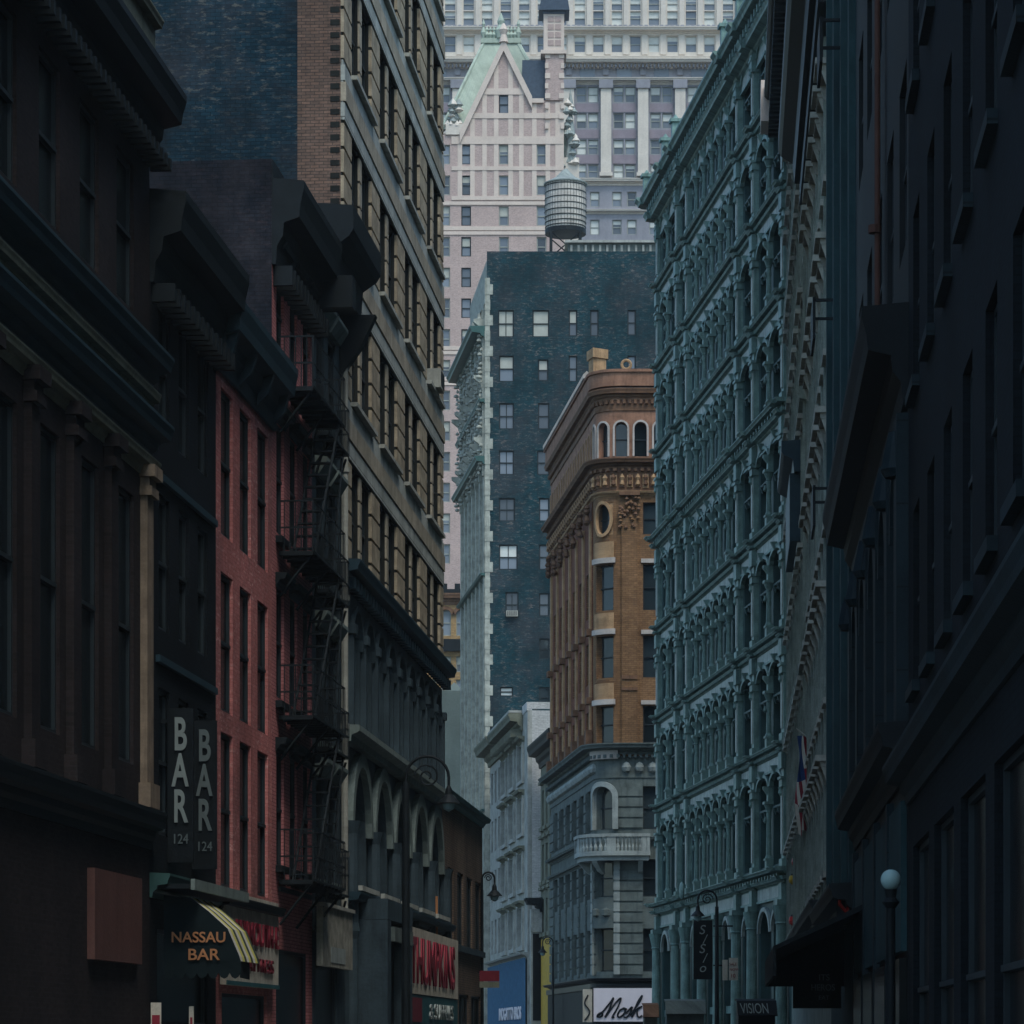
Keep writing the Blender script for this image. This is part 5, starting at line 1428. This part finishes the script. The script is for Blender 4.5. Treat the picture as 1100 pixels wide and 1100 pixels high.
# orange vertical sign
Y = 95.0
e = put('projecting_sign', (xx(457, Y), Y, zz(1004, Y)), 'small upright orange sign with dark bars beside the tower', 'sign')
q = MB(); q.box(0, .36, 0, .1, 0, 1.12); q.obj('board', ['orange_paint'], e)
for i in range(5): text('HTBIE'[i], .2, 'black_paint', e, (.18, -.01, .92 - i * .21), sx=1.6, align='CENTER', bold=.01)
q = MB(); q.box(-.5, 0, .03, .07, .9, .95); q.obj('bracket', ['iron'], e)
# dull red pennant sign over the pavement, and its neighbour
Y = 111.0
e = put('projecting_sign', (xx(515, Y), Y, zz(1061, Y)), 'low oblong maroon and green shop sign at the street corner', 'sign')
q = MB(); q.box(0, .68, 0, .1, .22, .58, 0); q.box(0, .68, 0, .1, 0, .21, 1); q.obj('board', ['letters_maroon', 'olive_stone'], e)
q = MB(); q.box(-.5, 0, .03, .07, .5, .55); q.obj('bracket', ['iron'], e)
# dark curved shop porch on the tower base
e = put('shop_porch', (XL(78), 78, 0), 'dark blue shop porch with a drooping pale lintel at the tower foot', 'porch', RZT)
q = MB(); q.box(0, .7, -.9, 0, .1, 4.6); q.box(4.6, 5.3, -.9, 0, .1, 4.6); q.box(0, 5.3, -.9, 0, 4.61, 5.1); q.obj('frame', ['slate_paint'], e)
q = MB(); q.box(.7, 4.6, -1.0, -.9, 4.1, 4.45); q.obj('lintel', ['rustic'], e)
q = MB(); q.box(.7, 4.6, -.5, -.45, .1, 4.4); q.obj('door', ['near_black'], e)

# script sign
e = put('sign_board', (xx(637.5, 173.55), 173.55, zz(1099, 173.55)), 'white enamel shop sign with black handwritten lettering under the ochre building', 'sign')
q = MB(); q.box(0, 4.6, -.12, 0, 0, 1.86, 0); q.box(0, 4.6, -.16, -.12, -.02, .08, 1); q.box(-.16, 0, -.15, 0, 0, 1.9, 1); q.obj('board', ['white_panel', 'black_paint'], e)
def script(strokes, parent, ox, oz, k, r, sl=.35, mat='black_paint'):
    q = MB()
    for st in strokes:
        P = []
        for i in range(len(st) - 1):
            p0 = st[max(i - 1, 0)]; p1 = st[i]; p2 = st[i + 1]; p3 = st[min(i + 2, len(st) - 1)]
            for j in range(6):
                t = j / 6
                f = lambda a, b, c, d: .5 * ((2 * b) + (-a + c) * t + (2 * a - 5 * b + 4 * c - d) * t * t + (-a + 3 * b - 3 * c + d) * t ** 3)
                P.append((f(p0[0], p1[0], p2[0], p3[0]), f(p0[1], p1[1], p2[1], p3[1])))
        P.append(st[-1])
        q.tube([(ox + (x + y * sl) * k, -.15, oz + y * k) for x, y in P], r, 6)
    return q.obj('lettering', [mat], parent)
script([[(-.45, .12), (-.3, .25), (-.2, .1), (-.35, 0), (-.5, .05), (-.45, .2), (-.25, .35), (0, .9), (.1, 1.15), (.08, .5), (.0, -.02), (.3, .8), (.55, 1.15), (.55, .6), (.42, 0), (.55, .02)],
        [(.95, .55), (.75, .4), (.72, .1), (.9, 0), (1.08, .25), (1.02, .52), (.9, .5), (1.15, .48)],
        [(1.15, .2), (1.4, .62), (1.42, .3), (1.3, 0), (1.1, .02)],
        [(1.45, .1), (1.75, .9), (1.78, 1.3), (1.65, .9), (1.6, 0), (1.72, .45), (2.0, .65), (1.8, .4), (2.0, .0), (2.2, .1)],
        [(2.5, .5), (2.3, .3), (2.35, 0), (2.55, .2), (2.5, .5)], [(2.8, .5), (2.75, .05), (2.95, .2), (3.0, .5), (3.0, .05), (3.2, .2), (3.25, .55)]], e, .62, .32, .88, .05)
e3 = put('sign_board', (xx(626, 173.5), 173.5, zz(1098, 173.5)), 'narrow yellowed panel just left of the white script sign', 'sign')
q = MB(); q.box(0, .5, -.1, .1, 0, 1.75); q.obj('board', ['cream_board'], e3); script([[(0, 0), (.3, .5), (0, 1), (.2, 1.5)]], e3, .1, .1, .9, .04, 0, 'black_paint')

# vertical black sign with white strokes
Y = 124.0
e = put('projecting_sign', (xx(745, Y), Y, zz(1052, Y)), 'tall black sign with white zigzag lettering before the cast iron columns', 'sign')
q = MB(); q.box(0, .72, 0, .16, 0, 2.25, 0); q.box(-.03, .0, -.02, .17, 0, 2.28, 1); q.box(.72, .75, -.02, .17, 0, 2.28, 1); q.box(-.03, .75, -.02, .17, 2.25, 2.29, 1); q.obj('board', ['near_black', 'castiron'], e)
for i, ch in enumerate('S/S/o'): text(ch, .5, 'rustic_pale', e, (.2 + (i % 2) * .14, -.01, 1.72 - i * .36), sx=1.0, shear=.2)
q = MB(); q.box(.72, 1.5, .05, .11, 2.0, 2.06); q.cut(); q.box(.72, 1.5, .05, .11, .5, .56); q.obj('bracket', ['iron'], e)
# posters
for px, py0, py1, m1, lab in ((776, 1031, 1053, 'cream_board', 'cream poster in the cast iron shopfront, left of the red one'), (783, 1029, 1053, 'cream_board', 'cream poster with red print in the cast iron shopfront')):
    Y = 123.0 if px < 780 else 121.0
    e = put('poster', (xx(px, Y), Y, zz(py1, Y)), lab, 'poster')
    q = MB(); w_ = .2 if px < 780 else .34; h_ = zz(py0, Y) - zz(py1, Y); q.box(0, w_, 0, .03, 0, h_); q.obj('sheet', [m1], e)
    if px > 780: 
        text('SALE', .14, 'letters_red', e, (.02, -.005, .55), sx=.9); text('NOW', .14, 'letters_red', e, (.02, -.005, .35), sx=.95); text('10', .2, 'letters_red', e, (.05, -.005, .1), sx=1)
# newsstand awnings and boxes at lower right
def kiosk(px0, px1, py, Y, mat, lab, name='newsstand', strip_=None):
    e = put(name, (xx(px0, Y), Y, 0), lab, 'kiosk' if name == 'newsstand' else name.replace('_', ' '))
    w_ = (px1 - px0) / F * Y; zt = zz(py, Y)
    q = MB(); q.extr([(-.1, zt), (.9, zt + .05), (1.1, .15), (0, .15)], 0, w_, 0); q.obj('booth', [mat], e)
    q = MB(); q.extr([(-.55, zt - .42), (-.1, zt + .03), (.95, zt + .1), (.95, zt + .05), (-.1, zt - .02), (-.52, zt - .45)], -.05, w_ + .05, 0); q.obj('roof', [strip_ or mat], e)
    return e, w_, zt
kiosk(716, 756, 1076, 112, 'rustic', 'grey-green pavement kiosk below the cast iron columns')
kiosk(692, 706, 1080, 118, 'olive_stone', 'little patchwork stall with an ochre foot by the white script sign', strip_='brown_terra')
e, w_, zt = kiosk(793, 832, 1076, 100, 'near_black', 'black pavement stall with a row of tall pale letters')
text('VISION', .44, 'rustic_pale', e, (.05, -.60, zt - .36), sx=.62, shear=-.25)
# dark awning with lettering at right
e = put('awning', (XR(66), 66, 2.55), 'black shop awning lettered HEROS on the near right side', 'awning', RZR)
q = MB(); q.extr([(0, 1.5), (-1.6, .75), (-1.6, .25), (-1.55, .25), (-1.55, .7), (0, 1.4)], 0, 11, 0); q.extr([(0, 1.4), (-1.55, .7), (-1.55, .25), (0, .25)], 0, .03, 0); q.obj('canvas', ['near_black'], e)
e = put('sign_board', (xx(871, 64), 64, zz(1075, 64)), 'black board reading ITS HEROS hung from the right-hand awning', 'sign')
q = MB(); q.box(-.35, .6, 0, .06, -.15, .62); q.obj('board', ['near_black'], e)
text('ITS', .17, 'letters_grey', e, (.15, -.01, .40)); text('HEROS', .18, 'letters_grey', e, (.0, -.01, .2), sx=.85); text('EAT', .12, 'letters_grey', e, (.15, -.01, .02))
# red neon-like emblem sign, yellow and red lights
Y = 60.5
e = put('projecting_sign', (xx(899, Y), Y, zz(993, Y)), 'red curling sign on the dark teal loft front', 'sign')
q = MB(); q.tube([(0.05, 0, .1), (.2, 0, .2), (.05, 0, .38), (.05, 0, .5), (.2, 0, .55)], .035, 6); q.tube([(.0, 0, 0), (.14, 0, .1), (.22, 0, .35)], .03, 6); q.box(.0, .25, .03, .06, -.02, .58, 1); q.obj('emblem', ['red_plastic', 'near_black'], e)
q = MB(); q.box(.2, .8, .03, .06, .4, .44); q.obj('bracket', ['iron'], e)
for px, py, mt, lab, nm in ((852, 989, 'red_plastic', 'lower red lamp at the near corner of the cast iron building', 'signal_lamp'), (855, 926, 'red_plastic', 'dull red lamp above the yellow one', 'signal_lamp'), (852, 945, 'yellow_paint', 'small yellow lamp at the corner of the cast iron building', 'signal_lamp')):
    Y = 108.0; e = put(nm, (xx(px, Y), Y, zz(py, Y)), lab, 'lamp', 0, 'coloured lamps by the cast iron building')
    q = MB(); q.lathe([(.05, -.16), (.13, -.1), (.15, 0), (.12, .12), (.04, .17)], 0, 0, 12); q.obj('lens', [mt], e)
    q = MB(); q.box(.0, .75, .08, .12, -.03, .03); q.cut(); q.lathe([(.1, .13), (.08, .2)], 0, 0, 8); q.obj('bracket', ['iron'], e)
# limp flag
Y = 92.0
e = put('flag', (xx(861, Y), Y, zz(895, Y)), 'limp blue, white and red flag hanging from a staff on the grey stone building', 'flag')
q = MB(); h_ = 2.75; n = 26; vs = []; 
for j in range(2):
    pass
def ff(i, t): return (.06 * math.sin(t * 7 + i) + .045 * i - .12, .06 * math.cos(i * 2.1), h_ * (1 - t) - .1 * t * math.sin(i))
for i in range(6):
    for s_ in range(n):
        t0, t1 = s_ / n, (s_ + 1) / n
        m_ = 0 if t0 < .45 and i < 4 else (1 + (i + s_ // 9) % 2)
        q.quad(ff(i, t0), ff(i + 1, t0), ff(i + 1, t1), ff(i, t1), m_)
q.obj('cloth', ['navy_paint', 'stripe_white', 'letters_red'], e)
q = MB(); q.tube([(.85, 0, 2.2), (.3, 0, 2.6), (-.15, 0, 2.95)], .025, 6); q.obj('staff', ['pale_trim'], e)

# lamps: bishop's crook posts
def crook(name, loc, side, H, lab, r=.08, dia=.95, grp='curled street lamp posts'):
    e = put(name, loc, lab, 'street lamp', 0, grp)
    p = MB(); p.lathe([(.26, 0), (.26, .25), (.18, .4), (.2, .9), (.13, 1.1), (r, 1.4), (r * .85, H * .5), (r * .75, H - .6)], 0, 0, 10); p.obj('post', ['iron'], e)
    a = MB(); pts = [(0, 0, H - .6)]
    R_ = dia / 2
    for i in range(13):
        t = math.pi - math.pi * i / 12; pts.append((side * (R_ + R_ * math.cos(t)), 0, H - R_ + R_ * math.sin(t)))
    pts.append((side * dia, 0, H - R_ - .18)); a.tube(pts, .035, 8)
    sp_ = []
    for i in range(22):
        t = i / 21 * 3.3 * math.pi; q_ = R_ * .62 * (1 - i / 26); sp_.append((side * (R_ + q_ * math.cos(math.pi - t)), 0, H - R_ + .02 + q_ * math.sin(math.pi - t)))
    a.tube(sp_, .022, 6); a.obj('crook', ['iron'], e)
    l = MB(); zl = H - R_ - .18
    l.lathe([(.03, zl), (.07, zl - .08), (.09, zl - .22), (.22, zl - .36), (.27, zl - .42), (.0, zl - .42)], side * dia, 0, 14); l.obj('lamp_shade', ['iron'], e)
    g_ = MB(); g_.lathe([(.0, zl - .62), (.12, zl - .56), (.15, zl - .43)], side * dia, 0, 12); g_.obj('bulb', ['globe'], e)
    return e
crook('street_lamp', (xx(436, 76), 76, .14), 1, 8.2, 'big black curled lamp post standing before the red-lettered board', .11, 1.0)
crook('street_lamp', (xx(518, 112), 112, .14), 1, 7.35, 'curled lamp post at the corner of the low brown house', .06, .42)
crook('street_lamp', (xx(594, 190), 190, .14), -1, 7.6, 'far curled lamp post before the olive house', .08, .6)
crook('street_lamp', (xx(770, 120), 120, .14), -1, 7.1, 'curled lamp post beside the tall black zigzag sign', .09, .7)
# globe lamp
Y = 40.0
e = put('globe_lamp', (xx(957, Y), Y, .14), 'white milk-glass globe lamp on a dark post at the right edge', 'street lamp')
z = zz(945, Y) - .14
q = MB(); q.lathe([(.2, 0), (.2, .2), (.1, .5), (.06, .8), (.055, z - .35), (.11, z - .28), (.06, z - .22), (.08, z - .12)], 0, 0, 12); q.obj('post', ['near_black'], e)
q = MB(); q.lathe([(.127 * math.sin(math.pi * i / 14), z - .127 * math.cos(math.pi * i / 14)) for i in range(15)], 0, 0, 24); q.obj('globe', ['globe'], e, smooth=True)
# yellow sign at the far lamp and small details at the foot of the left row
for px, py0, py1, Y, mt, lab in ((162, 1077, 1101, 54.0, 'cream_board', 'upright white and red placard at the foot of the near left building'), (203, 1081, 1101, 55.5, 'pink_board', 'thin red and white barber-like post sign under the awning')):
    e = put('placard', (xx(px, Y), Y, zz(1112, Y)), lab, 'sign'); w_ = .17 if px < 200 else .08; h_ = zz(py0, Y) - zz(1112, Y)
    q = MB(); q.box(0, w_, 0, .05, 0, h_, 0); q.box(.02, w_ - .02, -.006, 0, .05, h_ * .62, 1); q.obj('board', ['cream_board', 'letters_red'], e)
    q = MB(); q.box(w_ * .4, w_ * .4 + .04, .06, .1, -zz(1112, Y) + .14, h_); q.obj('post', ['iron'], e)

# ================================================================== HAZE
if HAZE > 0:
    hz = MB(); hz.box(-300, 300, -55, 640, -1.6, 200)
    m = bpy.data.materials.new('haze_air'); m.use_nodes = True; nt = m.node_tree; nt.nodes.clear()
    out = nt.nodes.new('ShaderNodeOutputMaterial'); pv = nt.nodes.new('ShaderNodeVolumePrincipled')
    pv.inputs['Color'].default_value = (.80, .88, .92, 1); pv.inputs['Density'].default_value = HAZE; pv.inputs['Anisotropy'].default_value = .2
    nt.links.new(pv.outputs[0], out.inputs['Volume'])
    tag(hz.obj('haze', [m]), kind='stuff')
